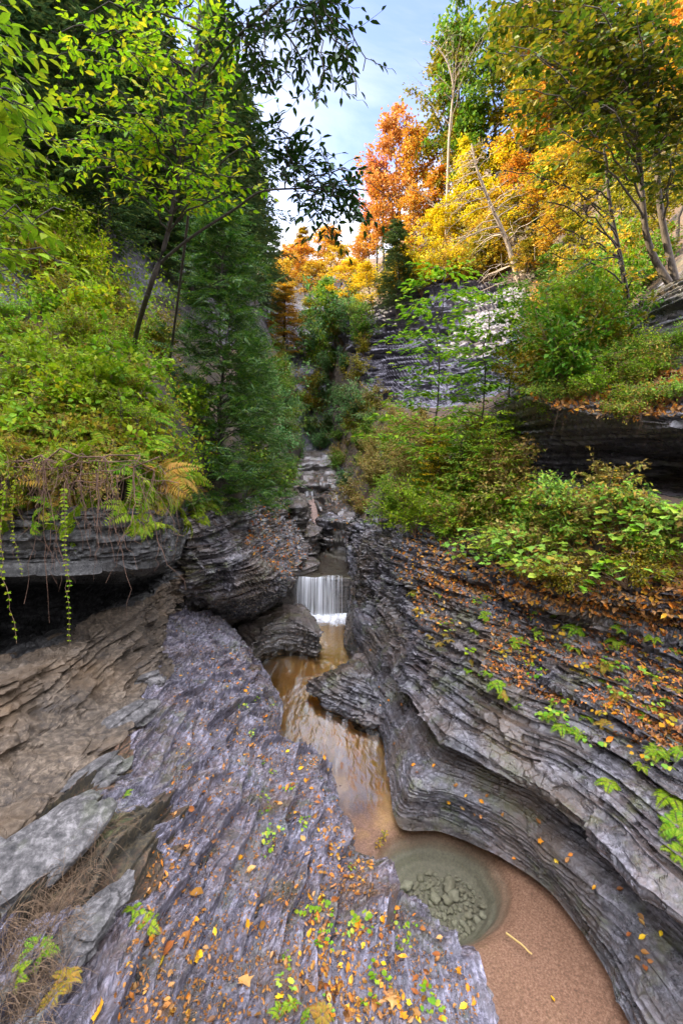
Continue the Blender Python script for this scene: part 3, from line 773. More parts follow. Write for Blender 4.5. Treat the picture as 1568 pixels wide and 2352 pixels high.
# ================================================================== plant building blocks
SHAPES = {
    'diamond': (np.array([[0, 0, 0], [.45, .5, .07], [1, 0, -.06], [.45, -.5, .07]]), [(0, 1, 2), (0, 2, 3)]),
    'oval': (np.array([[0, 0, 0], [.22, .40, .05], [.58, .46, .05], [1, 0, -.10], [.58, -.46, .05], [.22, -.40, .05], [.5, 0, -.01]]),
             [(0, 6, 1), (1, 6, 2), (2, 6, 3), (3, 6, 4), (4, 6, 5), (5, 6, 0)]),
    'curl': (np.array([[0, 0, .02], [.22, .36, .20], [.58, .42, .26], [1, 0, .16], [.58, -.40, .12], [.22, -.38, .10], [.5, 0, -.02]]),
             [(0, 6, 1), (1, 6, 2), (2, 6, 3), (3, 6, 4), (4, 6, 5), (5, 6, 0)]),
    'lobed': (np.array([[0, 0, 0], [.05, .36, .03], [.30, .30, .02], [.46, .62, .06], [.60, .27, .02], [1, 0, -.08],
                        [.60, -.27, .02], [.46, -.62, .06], [.30, -.30, .02], [.05, -.36, .03], [.36, 0, -.03]]),
              [(0, 10, 1), (1, 10, 2), (2, 10, 3), (3, 10, 4), (4, 10, 5), (5, 10, 6), (6, 10, 7), (7, 10, 8), (8, 10, 9), (9, 10, 0)]),
}


def nrm(a):
    return a / (np.linalg.norm(a, axis=-1, keepdims=True) + 1e-9)


def leafset(P, D, N, L, Wd, shape='diamond'):
    tv, tf = SHAPES[shape]
    P, D, N = np.asarray(P), nrm(np.asarray(D)), np.asarray(N)
    S = nrm(np.cross(N, D))
    N = np.cross(D, S)
    L = np.broadcast_to(np.asarray(L, float), (len(P),))
    Wd = np.broadcast_to(np.asarray(Wd, float), (len(P),))
    V = (P[:, None] + D[:, None] * (tv[None, :, 0:1] * L[:, None, None]) + S[:, None] * (tv[None, :, 1:2] * Wd[:, None, None])
         + N[:, None] * (tv[None, :, 2:3] * L[:, None, None]))
    F = (np.array(tf)[None] + (np.arange(len(P)) * len(tv))[:, None, None]).reshape(-1, 3)
    return V.reshape(-1, 3), F


class Bag:
    """gathers vertices and faces for one mesh"""
    def __init__(self):
        self.V, self.F, self.n = [], {}, 0

    def add(self, V, F):
        F = np.asarray(F)
        self.V.append(np.asarray(V, float))
        self.F.setdefault(F.shape[1], []).append(F + self.n)
        self.n += len(V)

    def tube(self, pts, r0, r1, sides=6):
        pts = np.asarray(pts, float)
        n = len(pts)
        T_ = nrm(np.gradient(pts, axis=0))
        up = np.where(np.abs(T_[:, 2:3]) > .9, np.array([[1., 0, 0]]), np.array([[0, 0, 1.]]))
        A = nrm(np.cross(T_, up))
        B_ = np.cross(T_, A)
        r = np.asarray(r0) if np.ndim(r0) else np.linspace(r0, r1, n)
        an = np.linspace(0, 2 * PI, sides, endpoint=False)
        V = pts[:, None] + r[:, None, None] * (np.cos(an)[None, :, None] * A[:, None] + np.sin(an)[None, :, None] * B_[:, None])
        i = np.arange(n * sides).reshape(n, sides)
        j = np.roll(i, -1, 1)
        F = np.stack([i[:-1], j[:-1], j[1:], i[1:]], -1).reshape(-1, 4)
        self.add(V.reshape(-1, 3), F)

    def leaf(self, *a, **k):
        self.add(*leafset(*a, **k))

    def mesh(self, name, sm=False):
        return mesh_np(name, np.concatenate(self.V), [np.concatenate(f) for f in self.F.values()], sm)


def curve(a, b, sag=0.0, n=7, wob=0.0, r=rng):
    t = np.linspace(0, 1, n)[:, None]
    p = np.asarray(a) * (1 - t) + np.asarray(b) * t
    p = p + np.array([0, 0, 1]) * (sag * 4 * t * (1 - t))
    if wob:
        w = r.normal(0, wob, (n, 3))
        w[0] = 0
        p = p + w * np.minimum(1, t * 3)
    return p


def poly(pts, n):
    """smooth line through points"""
    c = np.asarray(pts, float)[:, None, :]
    return cr(c, np.linspace(0, len(pts) - 1, n), 0)[:, 0]


# ------------------------------------------------------------------ leaf and bark materials
def leaf_mat(name, cols, trans=.35, rough=.5, spec=.18):
    cols = [(c[0], c[1], c[2] * .5) for c in cols]
    m, nt = mat_new(name)
    T = NT(nt)
    geo = T.n('ShaderNodeNewGeometry')
    oi = T.n('ShaderNodeObjectInfo')
    r = T.math('FRACT', T.math('ADD', geo.outputs['Random Per Island'], T.math('MULTIPLY', oi.outputs['Random'], .0)))
    st = [((i + .5) / len(cols), c) for i, c in enumerate(cols)]
    col = T.ramp(r, st)
    hsv = T.n('ShaderNodeHueSaturation', {'Hue': T.math('ADD', .485, T.math('MULTIPLY', oi.outputs['Random'], .03)),
                                          'Value': T.math('ADD', .85, T.math('MULTIPLY', T.noise(geo.outputs['Position'], 1.3, 2), .3)), 'Color': col})
    col = hsv.outputs[0]
    b = T.n('ShaderNodeBsdfPrincipled', {'Base Color': col, 'Roughness': rough, 'Specular IOR Level': spec})
    t = T.n('ShaderNodeBsdfTranslucent', {'Color': col})
    mx = T.n('ShaderNodeMixShader', {0: trans, 1: b.outputs[0], 2: t.outputs[0]})
    T.out(mx.outputs[0])
    return m


def bark_mat(name, a, b_, sc=1.0):
    m, nt = mat_new(name)
    T = NT(nt)
    tc = T.n('ShaderNodeTexCoord').outputs['Object']
    n1 = T.noise(T.mapping(tc, (9 / sc, 9 / sc, 2 / sc)), 2.0, 6, .7)
    col = T.ramp(n1, [(.32, a), (.66, b_)])
    bp = T.n('ShaderNodeBump', {'Strength': .7, 'Distance': .02, 'Height': n1})
    b = T.n('ShaderNodeBsdfPrincipled', {'Base Color': col, 'Roughness': .85, 'Normal': bp.outputs[0]})
    T.out(b.outputs[0])
    return m


BARK = bark_mat("bark", (.035, .026, .02), (.13, .10, .075))
BARKP = bark_mat("pale_bark", (.16, .12, .09), (.42, .34, .26))
BARKD = bark_mat("dark_bark", (.018, .014, .012), (.07, .055, .045))
DRY = bark_mat("dry_stems", (.10, .055, .03), (.30, .19, .11))
LM = {
    'red': leaf_mat("red_leaves", [(.40, .11, .05), (.50, .19, .09), (.44, .15, .05), (.52, .27, .13)]),
    'orange': leaf_mat("orange_leaves", [(.50, .16, .03), (.62, .26, .03), (.68, .33, .05), (.36, .24, .05), (.70, .40, .06), (.26, .15, .05)]),
    'gold': leaf_mat("golden_leaves", [(.46, .24, .03), (.56, .33, .03), (.62, .43, .05), (.28, .26, .03), (.50, .22, .03), (.22, .18, .04)]),
    'yellow': leaf_mat("yellow_leaves", [(.62, .42, .012), (.70, .50, .02), (.45, .38, .02), (.30, .33, .02), (.72, .40, .015)]),
    'olive': leaf_mat("olive_leaves", [(.16, .15, .012), (.25, .20, .015), (.10, .13, .015), (.38, .24, .02), (.14, .16, .02)]),
    'green': leaf_mat("green_leaves", [(.055, .14, .016), (.08, .19, .02), (.12, .24, .025), (.20, .26, .03)]),
    'bright': leaf_mat("bright_green_leaves", [(.12, .26, .015), (.18, .34, .02), (.25, .40, .025), (.32, .40, .03), (.10, .22, .02)], .4),
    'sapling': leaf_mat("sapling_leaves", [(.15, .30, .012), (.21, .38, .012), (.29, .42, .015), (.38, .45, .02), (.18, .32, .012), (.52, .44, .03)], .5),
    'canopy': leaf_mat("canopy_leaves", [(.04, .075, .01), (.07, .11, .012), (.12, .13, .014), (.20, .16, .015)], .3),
    'dark': leaf_mat("backlit_leaves", [(.012, .04, .010), (.02, .06, .014), (.03, .075, .015)], .12),  # darkness of leaves against the sky painted into their colour
    'needle': leaf_mat("needles", [(.035, .075, .06), (.055, .11, .075), (.08, .14, .08), (.13, .16, .08)], .15, .6),
    'needlegold': leaf_mat("golden_needles", [(.30, .19, .02), (.42, .26, .02), (.20, .16, .03), (.5, .28, .02)], .3, .6),
    'cedar': leaf_mat("cedar_fronds", [(.016, .065, .014), (.03, .10, .02), (.05, .14, .02), (.10, .17, .03)], .3, .4, .35),
    'bluegreen': leaf_mat("blue_green_leaves", [(.05, .13, .07), (.09, .20, .10), (.14, .27, .13)], .3),
    'fern': leaf_mat("fern_fronds", [(.12, .26, .02), (.18, .33, .03), (.26, .38, .04), (.34, .36, .06)], .4),
    'fernold': leaf_mat("withered_fronds", [(.30, .22, .05), (.42, .22, .08), (.26, .26, .05)], .3),
    'lime': leaf_mat("lime_leaves", [(.22, .33, .02), (.34, .40, .04), (.16, .29, .02)], .45),
    'cover': leaf_mat("ground_cover", [(.11, .16, .012), (.19, .25, .02), (.30, .31, .025), (.14, .22, .02), (.22, .12, .03), (.36, .31, .03), (.14, .09, .03)], .35),
    'thicket': leaf_mat("thicket_leaves", [(.10, .22, .03), (.16, .30, .04), (.24, .34, .06), (.34, .30, .07), (.42, .22, .08), (.18, .32, .05)], .3),
    'brush': leaf_mat("dry_brush_leaves", [(.26, .17, .06), (.18, .22, .05), (.34, .20, .10), (.14, .22, .05), (.40, .26, .14), (.20, .13, .06)], .25),
    'pale': leaf_mat("pale_green_leaves", [(.16, .32, .08), (.22, .40, .10), (.30, .46, .10), (.40, .42, .08)], .35),
    'fallo': leaf_mat("orange_fallen_leaf", [(.62, .20, .03), (.70, .30, .04), (.55, .16, .03)], .15, .35),
    'fally': leaf_mat("yellow_fallen_leaf", [(.72, .42, .03), (.78, .52, .05), (.66, .36, .03)], .15, .35),
    'fallb': leaf_mat("brown_fallen_leaf", [(.16, .06, .03), (.24, .09, .04), (.34, .15, .07)], .1, .3),
    'fallp': leaf_mat("pinkish_fallen_leaf", [(.46, .20, .12), (.50, .27, .18), (.34, .15, .10)], .1, .35),
    'litter': leaf_mat("leaf_litter", [(.60, .22, .05), (.28, .11, .06), (.46, .25, .18), (.18, .08, .045), (.68, .38, .07), (.40, .18, .10), (.38, .22, .16), (.13, .06, .04)], .15, .35),
}


def set_mat(o, m):
    o.material_slots[0].link = 'OBJECT'
    o.material_slots[0].material = m


def thing(name, label, cat, loc=(0, 0, 0), rot=(0, 0, 0), group=None, scale=(1, 1, 1)):
    o = bpy.data.objects.new(name, None)
    COL.objects.link(o)
    o.empty_display_size = .1
    o.location = loc
    o.rotation_euler = rot
    o.scale = scale
    o['label'] = label
    o['category'] = cat
    if group:
        o['group'] = group
    return o


def tag(o, label, cat, group=None):
    o['label'] = label
    o['category'] = cat
    if group:
        o['group'] = group
    return o


class Kind:
    """one built kind of plant; put() makes a thing with its own copies of the parts"""
    def __init__(self, name, cat, parts):
        self.name, self.cat, self.parts, self.protos = name, cat, parts, None   # parts: (name, mesh, material)

    def put(self, label, loc, rot=(0, 0, 0), scale=(1, 1, 1), group=None, mats=None, name=None):
        t = thing(name or self.name, label, self.cat, loc, rot, group, scale if np.ndim(scale) else (scale,) * 3)
        if self.protos is None:
            self.protos = [new_obj(n, me, m) for n, me, m in self.parts]
            cs = self.protos
            for c in cs:
                for s in c.material_slots:
                    mm = s.material
                    s.link = 'OBJECT'
                    s.material = mm
        else:
            cs = []
            for p in self.protos:
                c = p.copy()
                COL.objects.link(c)
                cs.append(c)
        for c, (n, me, m) in zip(cs, self.parts):
            c.parent = t
            mm = (mats or {}).get(n, m)
            c.material_slots[0].link = 'OBJECT'
            c.material_slots[0].material = mm
        return t


# ------------------------------------------------------------------ tree kinds (about 10 m, crown about 6 m across)
def broad_tree(seed, h=10.0, cb=.34, rad=3.0, nprim=26, nsec=6, nl=29, ls=.22, sig=.24, shape='diamond', lean=.4, r0=.15):
    r = np.random.default_rng(seed)
    tb, lb = Bag(), Bag()
    top = np.array([r.normal(0, lean), r.normal(0, lean), h])
    tr = curve((0, 0, -1.2), top, 0, 14, .10, r)
    tb.tube(tr, r0, .02, 8)
    Pl, Dl = [], []
    ga = r.uniform(0, 6.28)
    for i in range(nprim):
        f = cb + (.99 - cb) * (i + r.uniform(0, .8)) / nprim
        k = f * 13
        a = tr[int(k)] * (1 - k % 1) + tr[min(13, int(k) + 1)] * (k % 1)
        ga += 2.4 + r.normal(0, .4)
        g = (f - cb) / (1 - cb)
        ln = rad * (1.0 - .75 * g ** 2.2) * (.55 + .45 * min(1, g * 4 + .3)) * r.uniform(.6, 1.15)
        el = r.uniform(.1, .5) + .7 * g
        d = np.array([math.cos(ga) * math.cos(el), math.sin(ga) * math.cos(el), math.sin(el)])
        br = curve(a, a + d * ln, .06 * ln, 8, .06, r)
        tb.tube(br, .045 * (1.2 - g) + .01, .008, 5)
        for j in range(nsec):
            q = r.uniform(.35, 1.0)
            b = br[min(7, int(q * 7))]
            d2 = nrm(d + r.normal(0, .65, 3))
            e = b + d2 * ln * r.uniform(.18, .45)
            tb.tube(curve(b, e, .03, 4), .014, .004, 4)
            n = int(nl * r.uniform(.5, 1.4))
            t = r.uniform(.25, 1.1, (n, 1))
            Pl.append(b * (1 - t) + e * t + r.normal(0, sig, (n, 3)) * np.array([1, 1, .55]))
            Dl.append(np.tile(d2, (n, 1)) * .6 + r.normal(0, .6, (n, 3)) + np.array([0, 0, -.25]))
    P, D = np.concatenate(Pl), np.concatenate(Dl)
    N = r.normal(0, .55, P.shape) + np.array([0, 0, 1])
    L = ls * r.uniform(.65, 1.3, len(P))
    lb.leaf(P, D, N, L, L * .72, shape=shape)
    return tb.mesh("trunk", True), lb.mesh("crown")


def conifer(seed, h=14.0, rad=2.6, nb=120, ls=.26, droop=.25, cb=.10):
    r = np.random.default_rng(seed)
    tb, lb = Bag(), Bag()
    tr = curve((0, 0, -1.2), (r.normal(0, .15), r.normal(0, .15), h), 0, 14, .05, r)
    tb.tube(tr, .17, .02, 8)
    for i in range(nb):
        f = cb + (.99 - cb) * ((i + r.uniform(0, 1)) / nb) ** .9
        k = f * 13
        a = tr[int(k)] * (1 - k % 1) + tr[min(13, int(k) + 1)] * (k % 1)
        g = (f - cb) / (1 - cb)
        ln = rad * (1 - g) ** .75 * r.uniform(.5, 1.15) + .25
        an = r.uniform(0, 2 * PI)
        d = np.array([math.cos(an), math.sin(an), .18 - droop * (1 - g)])
        e = a + d * ln
        br = curve(a, e, .10 * ln, 7, .03, r)
        tb.tube(br, .02, .004, 4)
        n = int(34 + 34 * ln)
        t = r.uniform(.12, 1.0, n)
        p = np.stack([np.interp(t, np.linspace(0, 1, 7), br[:, c]) for c in range(3)], -1)
        side = np.array([-math.sin(an), math.cos(an), 0])
        w = r.normal(0, .36, n) * (1.15 - t) * ln * .55
        p = p + side * w[:, None] + r.normal(0, .06, (n, 3)) - np.array([0, 0, .12]) * np.abs(w)[:, None]
        D = d * .6 + side * (np.sign(w) * .8)[:, None] + r.normal(0, .25, (n, 3)) + np.array([0, 0, -.2])
        lb.leaf(p, D, r.normal(0, .35, (n, 3)) + np.array([0, 0, 1]), ls * r.uniform(.6, 1.3, n), .34 * ls)
    return tb.mesh("trunk", True), lb.mesh("crown")


TREES = [Kind("broadleaf_tree", "tree", [("trunk", a, BARKD if i % 2 else BARK), ("crown", b, LM['orange'])])
         for i, (a, b) in enumerate([broad_tree(1), broad_tree(2, 11, .42, 2.8, 24), broad_tree(3, 9.5, .25, 3.2, 30, 6, 38), broad_tree(4, 12, .5, 2.7, 22, 7)])]
FIRS = [Kind("conifer_tree", "tree", [("trunk", a, BARKD), ("crown", b, LM['needle'])])
        for a, b in [conifer(11), conifer(12, 15, 2.2, 130), conifer(13, 13, 3.0, 110, .28, .35)]]
TREE_HC = [6.9, 8.0, 6.3, 9.0]
FIR_HC = [6.0, 6.4, 5.6]


def stand(kind, hc, w0, px, py, wpx, y0, label, mat, group=None, y1=None, rmin=.75, rmax=1.7):
    """stand a tree so that its crown is seen at px, py with the given width; its foot is on the ground below"""
    best = None
    d = ray(px, py)
    for y in np.linspace(y0, y1 or y0 * 1.7, 16):
        t = y / d[1]
        c = np.array([0, 0, CAMZ]) + d * t
        h = ground(c[0], c[1], c[2] + .2)
        if h is None:
            h = ground(c[0], c[1], 200.0)
            if h is None:
                continue
        s = wpx / FOC * t / w0
        q = (c[2] - h[0][2]) / (s * hc)
        e = abs(math.log(max(q, .01) / 1.05))
        if best is None or e < best[0]:
            best = (e, h[0], s, q)
    if best is None:
        return None
    e, g, s, q = best
    q = min(max(q, rmin), rmax)
    return kind.put(label, g, (rng.normal(0, .03), rng.normal(0, .03), rng.uniform(0, 6.28)), (s, s, s * q), group, {'crown': mat})



def stand_at(kind, h0, w0, px, base, top, wpx, label, mat, group=None, tm=None):
    """stand a tree on the ground seen at px, base so that it reaches up to top and is wpx wide"""
    h = seen(px, base)
    if h is None:
        return None
    g = h[0]
    dep = project(g)[2]
    s = wpx / FOC * dep / w0
    d = ray(px, top)
    zt = CAMZ + d[2] * g[1] / d[1]
    hz = max(zt - g[2], 1.0) / h0
    return kind.put(label, g, (rng.normal(0, .03), rng.normal(0, .03), rng.uniform(0, 6.28)), (s, s, hz), group, {'crown': mat})


TREE_H, FIR_H = [10.2, 11.2, 9.7, 12.2], [14.2, 15.2, 13.2]
# (px, foot, top, width, leaves, label)
R_TREES = [
    (905, 640, 275, 190, 'red', "dusty red maple at the edge of the open sky"),
    (865, 650, 370, 130, 'red', "small red maple leaning out over the gorge below the sky"),
    (940, 610, 330, 150, 'orange', "orange maple under the red crowns at the sky's edge"),
    (1000, 600, 400, 140, 'orange', "bright orange maple lit by sun above the dark conifer"),
    (950, 640, 440, 120, 'orange', "rounded orange maple just over the dark conifer top"),
    (882, 660, 400, 120, 'orange', "orange maple behind the dark conifer beside the sky"),
    (1045, 590, 350, 140, 'yellow', "yellow maple between the orange maples and the tall green tree"),
    (1010, 575, 105, 200, 'olive', "tall green tree with bare twigs standing against the sky"),
    (1075, 540, 30, 210, 'green', "tall green tree reaching highest against the sky"),
    (1130, 510, 60, 220, 'green', "green tree standing behind the tall one against the sky"),
    (1010, 590, 290, 130, 'olive', "low olive tree below the tall green tree by the sky"),
    (1075, 560, 260, 150, 'green', "green tree above the dead leaning trunk"),
    (1140, 560, 330, 150, 'yellow', "yellow tree just behind the dead leaning trunk"),
    (1205, 480, 200, 200, 'orange', "orange brown tree high on the slope beside the tall green trees"),
    (1180, 450, 80, 200, 'olive', "olive tree high on the slope below the upper canopy"),
]
for i, (px, b0, tp, w, m, lab) in enumerate(R_TREES):
    stand_at(TREES[i % 4], TREE_H[i % 4], 6.0, px, b0, tp, w, lab, LM[m], "trees on the autumn hillside")
R_FILL = [(1260, 430, 130, 220, 'olive'), (1330, 520, 220, 210, 'gold'), (1400, 430, 100, 230, 'green'), (1250, 540, 310, 190, 'yellow'),
          (1330, 590, 370, 180, 'olive'), (1240, 300, 0, 240, 'orange'), (1350, 280, -20, 250, 'olive'), (1460, 280, -20, 240, 'green'),
          (1540, 400, 80, 230, 'gold'), (1480, 520, 240, 210, 'olive'), (1550, 560, 300, 190, 'olive'), (1160, 330, -40, 210, 'olive'),
          (1055, 610, 440, 130, 'yellow'), (1125, 600, 440, 130, 'gold'), (1185, 620, 450, 130, 'olive'), (1250, 640, 460, 140, 'gold'),
          (1320, 670, 490, 140, 'olive'), (1400, 640, 430, 150, 'olive'), (1205, 680, 550, 110, 'olive'), (1010, 625, 490, 110, 'yellow'),
          (1180, 560, 370, 130, 'orange'), (1300, 380, 60, 220, 'orange'), (1420, 560, 320, 180, 'green'), (1560, 240, -60, 240, 'gold'),
          (1230, 580, 400, 130, 'gold'), (1290, 500, 280, 180, 'green'), (1370, 460, 180, 190, 'orange'), (1440, 400, 120, 200, 'yellow'),
          (1110, 640, 520, 100, 'olive'), (1280, 690, 570, 120, 'green'), (1350, 700, 580, 120, 'olive'), (1500, 620, 420, 160, 'olive'),
          (1240, 400, 150, 200, 'yellow'), (1520, 330, 20, 220, 'orange')]
for i, (px, b0, tp, w, m) in enumerate(R_FILL):
    stand_at(TREES[(i * 3 + 1) % 4], TREE_H[(i * 3 + 1) % 4], 6.0, px, b0, tp, w,
             {'gold': "golden tree in the sunlit wood on the steep slope", 'yellow': "yellow tree in the sunlit wood on the steep slope",
              'orange': "orange tree in the sunlit wood on the steep slope", 'olive': "olive green tree in the wood on the steep slope",
              'green': "green tree low in the wood on the steep slope"}[m], LM[m], "%s trees of the slope wood" % m)
F_TREES = [(700, 680, 560, 120, 'orange', "orange maple at the head of the gorge near the bright sky"), (760, 660, 530, 120, 'orange', "orange maple behind the others at the head of the gorge"),
           (822, 670, 515, 110, 'red', "red orange maple beside the dark conifer at the gorge head"), (730, 740, 610, 120, 'gold', "golden maple in the middle of the gorge head"),
           (800, 720, 600, 110, 'yellow', "yellow maple low at the gorge head above the shale cliff"), (655, 760, 600, 120, 'gold', "golden tree beside the conifers at the gorge head"),
           (855, 715, 600, 90, 'yellow', "yellow bush like tree at the corner of the shale cliff"), (785, 690, 570, 110, 'gold', "golden maple under the white fallen stem"),
           (660, 690, 570, 90, 'orange', "small orange tree right below the white sky gap"),
           (715, 800, 690, 110, 'olive', "olive tree over the dark end wall of the gorge"), (770, 780, 650, 110, 'green', "green tree over the dark end wall of the gorge"),
           (845, 650, 500, 90, 'orange', "distant orange tree between red maple and conifer"), (745, 620, 525, 90, 'orange', "farthest orange tree against the pale sky"),
           (630, 700, 590, 90, 'gold', "golden tree farthest to the shaded side at the gorge head")]
for i, (px, b0, tp, w, m, lab) in enumerate(F_TREES):
    stand_at(TREES[i % 4], TREE_H[i % 4], 6.0, px, b0, tp, w, lab, LM[m], "trees at the head of the gorge")
for px, b0, tp, w, lab, m in [(915, 715, 500, 130, "dark conifer standing at the top of the shale cliff", 'needle'), (693, 650, 520, 80, "pale pine standing out against the white sky", 'needlegold'),
                              (650, 820, 650, 110, "gold tinged hemlock behind the cedar", 'needlegold'), (1230, 640, 500, 90, "small hemlock among the golden trees on the slope", 'needle')]:
    stand_at(FIRS[1], FIR_H[1], 4.0, px, b0, tp, w, lab, LM[m], "conifers of the gorge")
L_FIRS = [(480, 600, 60, 240), (400, 540, -120, 280), (300, 470, -180, 300), (200, 420, -250, 300), (100, 350, -300, 300), (545, 640, 190, 190), (580, 680, 330, 150),
          (600, 720, 440, 110), (520, 690, 290, 180), (440, 680, 230, 200), (360, 640, 180, 200), (540, 560, 110, 180), (500, 460, -20, 210), (622, 740, 540, 80),
          (250, 600, 120, 200), (150, 540, 60, 220), (60, 480, 0, 240), (330, 560, 40, 220)]
for i, (px, b0, tp, w) in enumerate(L_FIRS):
    stand_at(FIRS[i % 3], FIR_H[i % 3], 4.2, px, b0, tp, w, "dark hemlock on the shaded steep side of the gorge", LM['needle'], "hemlocks on the shaded side")

# ================================================================== bare and dead trees
def bare_mesh(seed, pts, r0, nb, bl, droop):
    r = np.random.default_rng(seed)
    b = Bag()
    tr = poly(pts, 20)
    b.tube(tr, r0 * .5, .03, 8)
    ax = nrm(tr[-1] - tr[0])
    for i in range(nb):
        f = r.uniform(.12, .98)
        a = tr[int(f * 19)]
        d = nrm(np.cross(ax, r.normal(0, 1, 3))) + ax * .35 + np.array([0, 0, -droop])
        ln = bl * (1.1 - f) * r.uniform(.5, 1.2) + .3
        br = curve(a, a + d * ln, .08 * ln, 7, .05, r)
        b.tube(br, .035 * (1.1 - f) + .012, .006, 5)
        for j in range(5):
            q = br[r.integers(2, 7)]
            b.tube(curve(q, q + nrm(d + r.normal(0, .7, 3)) * ln * .35, 0, 4, .02, r), .010, .004, 4)
    return b.mesh("stem", True)


g0 = W(1195, 640, -27.5)
lean = [g0 + np.array([.3, 0, -1.5]), W(1165, 560, -27.3), W(1130, 480, -27), W(1095, 390, -26.6), W(1082, 330, -26.5)]
o = new_obj("dead_tree", bare_mesh(5, lean, .30, 60, 3.0, .35), BARKP)
tag(o, "dead pale conifer trunk with bare branches leaning across the slope", "dead tree")
sn = [W(1030, 330, -38.5), W(1040, 200, -38.5), W(1020, 130, -38.5), W(985, 95, -38.5)]
h = ground(sn[0][0], sn[0][1], sn[0][2])
if h:
    sn = [h[0] - np.array([0, 0, .5])] + sn
o = new_obj("bare_snag", bare_mesh(6, sn, .22, 26, 4.0, -.5), BARKP)
tag(o, "bare grey snag with upright twigs rising beside the tall green tree", "dead tree")
b = Bag()
b.tube(poly([W(740, 620, -68), W(800, 640, -68), W(880, 690, -66)], 10), .22, .10, 7)
o = new_obj("fallen_tree", b.mesh("fallen_tree", True), BARKP)
tag(o, "white fallen stem slanting through the orange trees", "fallen tree")


# ================================================================== slender trees close by, built branch by branch
def spray_tree(name, label, trunks, targets, lmat, seed, leaf=.085, lpw=.42, nlf=7, bmat=BARK, tr0=.05, tw=(.30, 9), shape='oval', extra=0, sigma=.35, cat="tree", twigr=.0035):
    r = np.random.default_rng(seed)
    tb, lb = Bag(), Bag()
    lines = []
    for pts in trunks:
        ln = poly(pts, 24)
        lines.append(ln)
        tb.tube(ln, tr0, tr0 * .35, 8)
    allp = np.concatenate(lines)
    for tg in targets:
        d = np.linalg.norm(allp - tg, axis=1) + np.where(allp[:, 2] > tg[2] - .1, .6, 0)
        a = allp[np.argmin(d)]
        br = curve(a, tg, .08 * np.linalg.norm(tg - a), 12, .03, r)
        tb.tube(br, tr0 * .32, .005, 5)
        n = tw[1]
        for k in range(n):
            f = .30 + .70 * (k + r.uniform(0, 1)) / n
            b0 = br[min(11, int(f * 11))]
            ax = nrm(br[min(11, int(f * 11) + 1)] - br[max(0, int(f * 11) - 1)])
            sd = nrm(np.cross(ax, [0, 0, 1])) * (1 if k % 2 else -1)
            d2 = nrm(ax * .7 + sd * .9 + r.normal(0, .25, 3) + np.array([0, 0, -.05]))
            ln = tw[0] * r.uniform(.6, 1.3)
            twg = curve(b0, b0 + d2 * ln, -.04 * ln, 6, .008, r)
            tb.tube(twg, twigr, .0015, 4)
            # leaflets in pairs along the twig and one at its end
            P, D, N = [], [], []
            up = nrm(np.array([0, 0, 1.]) + r.normal(0, .3, 3))
            s2 = nrm(np.cross(d2, up))
            for q in range(nlf):
                fq = .25 + .75 * (q // 2 * 2 + 1) / nlf if q < nlf - 1 else 1.0
                pq = twg[min(5, int(fq * 5))] + r.normal(0, .006, 3)
                dq = d2 * (.75 if q < nlf - 1 else 1) + s2 * (0 if q == nlf - 1 else (1 if q % 2 else -1)) + r.normal(0, .18, 3) + np.array([0, 0, -.22])
                P.append(pq); D.append(dq); N.append(up + r.normal(0, .22, 3))
            L = leaf * r.uniform(.75, 1.2, len(P))
            lb.leaf(P, D, N, L, L * lpw, shape=shape)
    t = thing(name, label, cat, lines[0][0])
    M0 = Vector(lines[0][0])
    for nm, bag, mt in (("trunk", tb, bmat), ("crown", lb, lmat)):
        me = bag.mesh(nm, nm == "trunk")
        me.transform(__import__('mathutils').Matrix.Translation(-M0))
        new_obj(nm, me, mt, t)
    return t


r_ = np.random.default_rng(21)
spray_tree("leafy_bush", "tall bush with large fresh green leaves leaning in over the left edge", [[np.array([-3.6, 2.9, 4.3]), np.array([-3.3, 3.2, 5.4]), np.array([-3.0, 3.5, 6.6]), np.array([-2.7, 3.6, 7.8])]],
           [W(x, y, -r_.uniform(3.6, 4.8)) for x, y in [(30, 110), (70, 190), (40, 290), (95, 240), (30, 410), (85, 370), (60, 500), (15, 590), (110, 440), (130, 330), (40, 210), (20, 30), (90, 560), (150, 500), (60, 650), (10, 480), (160, 600), (0, 340)]],
           LM['bright'], 30, .105, .48, 6, BARKD, .02, (.28, 6), cat="bush")
_hA = seen(298, 815)[0]
stemA = [_hA - np.array([0, 0, .25]), _hA * .55 + .45 * W(345, 660, -6.2), W(345, 660, -6.2), W(385, 540, -6.1), W(408, 400, -6.0), W(432, 250, -5.9), W(455, 80, -5.8), W(462, -60, -5.7)]
tgA = []
for (x, y) in [(120, 130), (75, 235), (150, 215), (200, 150), (250, 60), (300, 120), (330, 230), (255, 330), (180, 385), (350, 320), (300, 420), (360, 60), (420, 20), (520, 60), (540, 130), (500, 210),
               (470, 330), (560, 250), (590, 330), (560, 400), (480, 430), (520, 20), (260, 200), (210, 270), (380, 180), (520, 300), (200, 20), (140, 60), (390, 400), (600, 420), (310, 300), (450, 380),
               (345, 130), (290, 20), (420, 300), (160, 320), (100, 330)]:
    tgA.append(W(x, y, -(r_.uniform(4.9, 6.4))))
spray_tree("ash_sapling", "slender sapling with bright green compound leaves rising from the left bank", [stemA], tgA, LM['sapling'], 31, .088, .46, 7, BARKD, .040, (.34, 10))
stemB = [W(338, 680, -6.3), W(365, 610, -6.3), W(440, 545, -5.9), (W(540, 480, -5.5)), W(600, 440, -5.2), W(700, 432, -5.0)]
tgB = [W(x, y, -r_.uniform(4.5, 5.4)) for (x, y) in [(640, 300), (690, 320), (740, 345), (800, 385), (770, 440), (850, 475), (800, 510), (745, 500), (690, 460), (840, 440), (640, 270), (720, 400), (660, 380), (770, 535), (690, 350), (860, 510)]]
